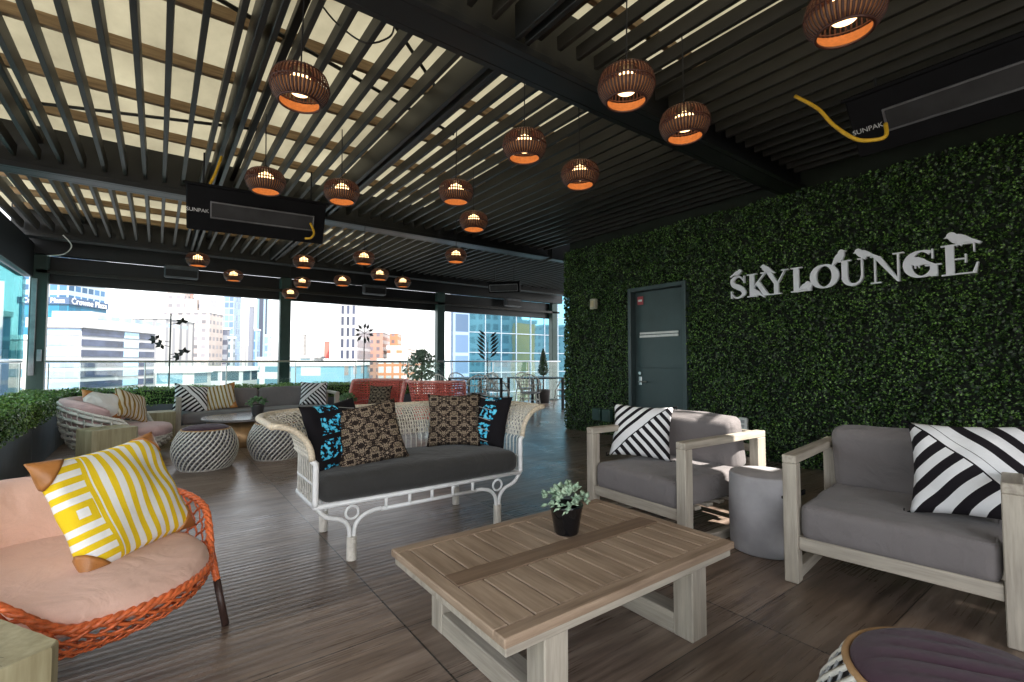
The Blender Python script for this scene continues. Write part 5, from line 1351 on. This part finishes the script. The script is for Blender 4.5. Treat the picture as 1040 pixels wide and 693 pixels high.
# ---- dining corner
def dining_chair():
    th = thing('dining_chair', (0, 0, 0), 0, '', 'dining chair', 'pale rattan dining chairs')
    m = MB(); m.lathe([(0, .43), (.20, .43), (.215, .44), (.215, .452), (.20, .46), (0, .462)], 24); m.build('seat', M('grey_wicker', (.2, .2, .2)), th, True)
    for x in (-.16, .16):
        for y in (-.16, .16):
            m = MB(); m.tube([(x, y, .44), (x * 1.25, y * 1.25, .002)], .012, 8); m.build('leg', white_wicker, th)
    m = MB()
    m.tube([(-.18, -.2, .2), (.18, .2, .22)], .008, 6); m.tube([(-.18, .2, .2), (.18, -.2, .22)], .008, 6)
    m.tube([(.20 * math.cos(2 * math.pi * k / 24), .20 * math.sin(2 * math.pi * k / 24), .30) for k in range(24)], .008, 6, True); m.build('stretcher', white_wicker, th)
    m = MB()
    arc_ = [( -.02 - .20 * math.sin(math.pi * k / 20) ** .8, .235 * math.cos(math.pi * k / 20), .64 + .20 * math.sin(math.pi * k / 20)) for k in range(21)]
    m.tube([(.12, .2, .45)] + arc_ + [(.12, -.2, .45)], .013, 8)
    mid = [(.10 - .28 * math.sin(math.pi * k / 16), .23 * math.cos(math.pi * k / 16), .62) for k in range(17)]; m.tube(mid, .010, 8)
    for k in range(3, 18, 2):
        p = arc_[k]; q = (-.19 * math.sin(math.pi * k / 20), .2 * math.cos(math.pi * k / 20), .46); m.tube([q, p], .006, 6)
    m.tube([(-.2, .14, .46), (-.20, -.02, .72)], .007, 6); m.tube([(-.2, -.14, .46), (-.20, .02, .72)], .007, 6)
    m.build('backrest', white_wicker, th, True)
    return th
def dining_table(loc, lx, ly, label):
    th = thing('dining_table', loc, 0, label, 'dining table', 'dark square dining tables')
    b = MB(); b.bbox(-lx / 2, lx / 2, -ly / 2, ly / 2, .72, .75, .004); b.build('tabletop', dark_metal, th)
    for x in (-1, 1):
        for y in (-1, 1):
            b = MB(); b.bbox(x * (lx / 2 - .03) - .025, x * (lx / 2 - .03) + .025, y * (ly / 2 - .03) - .025, y * (ly / 2 - .03) + .025, .002, .719, .003); b.build('leg', dark_metal, th)
dining_table((7.05, 8.6, 0), .95, .95, 'dark dining table near the corner of the leafy wall')
dining_table((5.75, 9.15, 0), .9, .9, 'dark dining table left of the other, behind the red chairs')
dc = dining_chair()
DC = [((6.45, 8.05), 40, 'pale rattan dining chair, back to the view, nearest at the right table'),
      ((6.30, 9.0), 0, 'pale rattan dining chair on the left side of the right dining table'),
      ((7.35, 9.35), -100, 'pale rattan dining chair on the far side of the right dining table'),
      ((7.75, 8.35), 170, 'pale rattan dining chair next to the leafy wall corner'),
      ((5.35, 8.45), 75, 'pale rattan dining chair nearest to the red chairs'),
      ((4.98, 9.1), 5, 'pale rattan dining chair at the left end of the left dining table'),
      ((5.75, 9.85), -90, 'pale rattan dining chair at the far side of the left dining table'),
      ((6.35, 9.55), 200, 'pale rattan dining chair between the two dining tables, by the railing')]
for i, ((x, y), a, lb) in enumerate(DC):
    o = dc if i == 0 else copy_tree(dc)
    o.location = (x, y, 0); o.rotation_euler = (0, 0, R(a)); o['label'] = lb

# ---- potted tree, cypress
def pot_tree(loc, h0, h1, rad, label, lm, n, leaf, cone=False):
    th = thing('potted_tree', loc, 0, label, 'potted tree')
    m = MB(); m.lathe([(0, .002), (.15, .002), (.19, .34), (.2, .36), (.18, .36), (.17, .33), (0, .32)], 28); m.build('pot', M('pot_dark', (.05, .05, .05)), th, True)
    m = MB(); rs = random.Random(3)
    tops = []
    m.tube([(0, 0, .32), (.01, .0, (h0 + h1) / 2), (0, 0, h1 - .05)], [.02, .014, .006], 8)
    for k in range(12):
        a = rs.uniform(0, 6.28); z0 = rs.uniform(h0 - .05, h1 - .2); L = rad * rs.uniform(.5, .95)
        e = (L * math.cos(a), L * math.sin(a), z0 + rs.uniform(.08, .22)); m.tube([(0, 0, z0), (e[0] * .5, e[1] * .5, z0 + .07), e], [.008, .006, .003], 5); tops.append(e)
    m.build('trunk', M('bark', (.10, .07, .05), .85), th)
    P = []; N = []
    for k in range(n):
        z = rng.uniform(h0, h1); q = (z - h0) / (h1 - h0)
        rr = rad * ((1 - q) ** .7 * min(1, q * 6 + .4) if cone else math.sin(math.pi * min(1, q * .82 + .16)) ** .7) * math.sqrt(rng.uniform(.1, 1)); a = rng.uniform(0, 6.28)
        P.append((rr * math.cos(a), rr * math.sin(a), z)); N.append((math.cos(a), math.sin(a), .5))
    leaves_obj('crown', P, N, leaf, lm, th, .42 if not cone else .3, .6)
pot_tree((4.72, 9.75, 0), .72, 1.36, .42, 'potted tree with long grey-green leaves by the railing behind the red chairs', leaf_mat('olive_leaf', [(.3, (.10, .17, .13)), (.7, (.28, .38, .32))]), 420, .13)
pot_tree((8.35, 9.85, 0), .75, 1.45, .17, 'narrow dark potted cypress by the railing behind the right dining table', cyp_leaf, 2600, .05, True)

# ---- metal sculptures on poles beyond the railing
def leafshape(mb, c, d, L, wd_, up):
    d = d.normalized(); s = d.cross(up).normalized() * wd_
    n = up * .006
    vs = [c, c + d * L * .45 + s, c + d * L, c + d * L * .45 - s]
    mb.add([v - n for v in vs] + [v + n for v in vs], [(3, 2, 1, 0), (4, 5, 6, 7), (0, 1, 5, 4), (1, 2, 6, 5), (2, 3, 7, 6), (3, 0, 4, 7)])
V3 = Vector
fs_ = thing('flower_sculpture', (3.46, 9.86, 0), R(-20), 'dark metal flower on a thin pole in the second skyline opening', 'sculpture')
m = MB(); m.tube([(0, 0, .002), (0, 0, 1.62)], .010, 8); m.lathe([(0, 0.001), (.12, .001), (.12, .01), (0, .012)], 24); m.build('pole', bronze_sculpt, fs_)
m = MB()
for k in range(10):
    a = R(90 + 36 * k); L = .12 if math.sin(a) > -.5 else .17
    leafshape(m, V3((math.cos(a) * .085, 0, 1.72 + math.sin(a) * .08)), V3((math.cos(a + (.25 if k % 2 else -.25)) * .8, 0, math.sin(a))), L, .030, V3((0, -1, 0)))
for k in range(6):
    a = R(30 + 60 * k); m.tube([(0, 0, 1.70), (math.cos(a) * .10, 0, 1.72 + math.sin(a) * .09)], .005, 6)
m.build('petals', bronze_sculpt, fs_)
bd_ = thing('bird_sculpture', (.16, 9.86, 0), 0, 'dark metal flock of leaf shapes on a thin pole in the left skyline opening', 'sculpture')
m = MB(); m.tube([(0, 0, .002), (0, 0, 1.92)], .011, 8); m.lathe([(0, .001), (.12, .001), (.12, .01), (0, .012)], 24); m.build('pole', bronze_sculpt, bd_)
for (x, z, k) in ((.16, 1.78, 0), (-.20, 1.48, 1), (-.12, 1.40, 2), (.20, 1.27, 0), (.13, 1.20, 1)):
    m = MB(); m.tube([(0, 0, z - .04), (x, 0, z)], .005, 6)
    for q in range(4):
        a = R(25 + 60 * q + 40 * k); leafshape(m, V3((x, 0, z)), V3((math.cos(a), .2, math.sin(a) * .7)), .10, .030, V3((0, -1, 0)))
    m.build('leaf_cluster', bronze_sculpt, bd_)
ls_ = thing('leaf_sculpture', (6.62, 9.95, 0), R(-30), 'dark metal sculpture of stacked long leaves by the railing behind the dining tables', 'sculpture')
m = MB(); m.tube([(0, 0, .002), (0, 0, 1.6)], .011, 8); m.lathe([(0, .001), (.12, .001), (.12, .01), (0, .012)], 24); m.build('pole', bronze_sculpt, ls_)
m = MB()
for k in range(13):
    z = 1.15 + k * .05; sgn = 1 if k % 2 else -1
    leafshape(m, V3((sgn * .05, 0, z)), V3((sgn * 1, .2, .9)), .34 - abs(k - 5) * .015, .035, V3((0, -1, 0)))
m.build('leaves', bronze_sculpt, ls_)
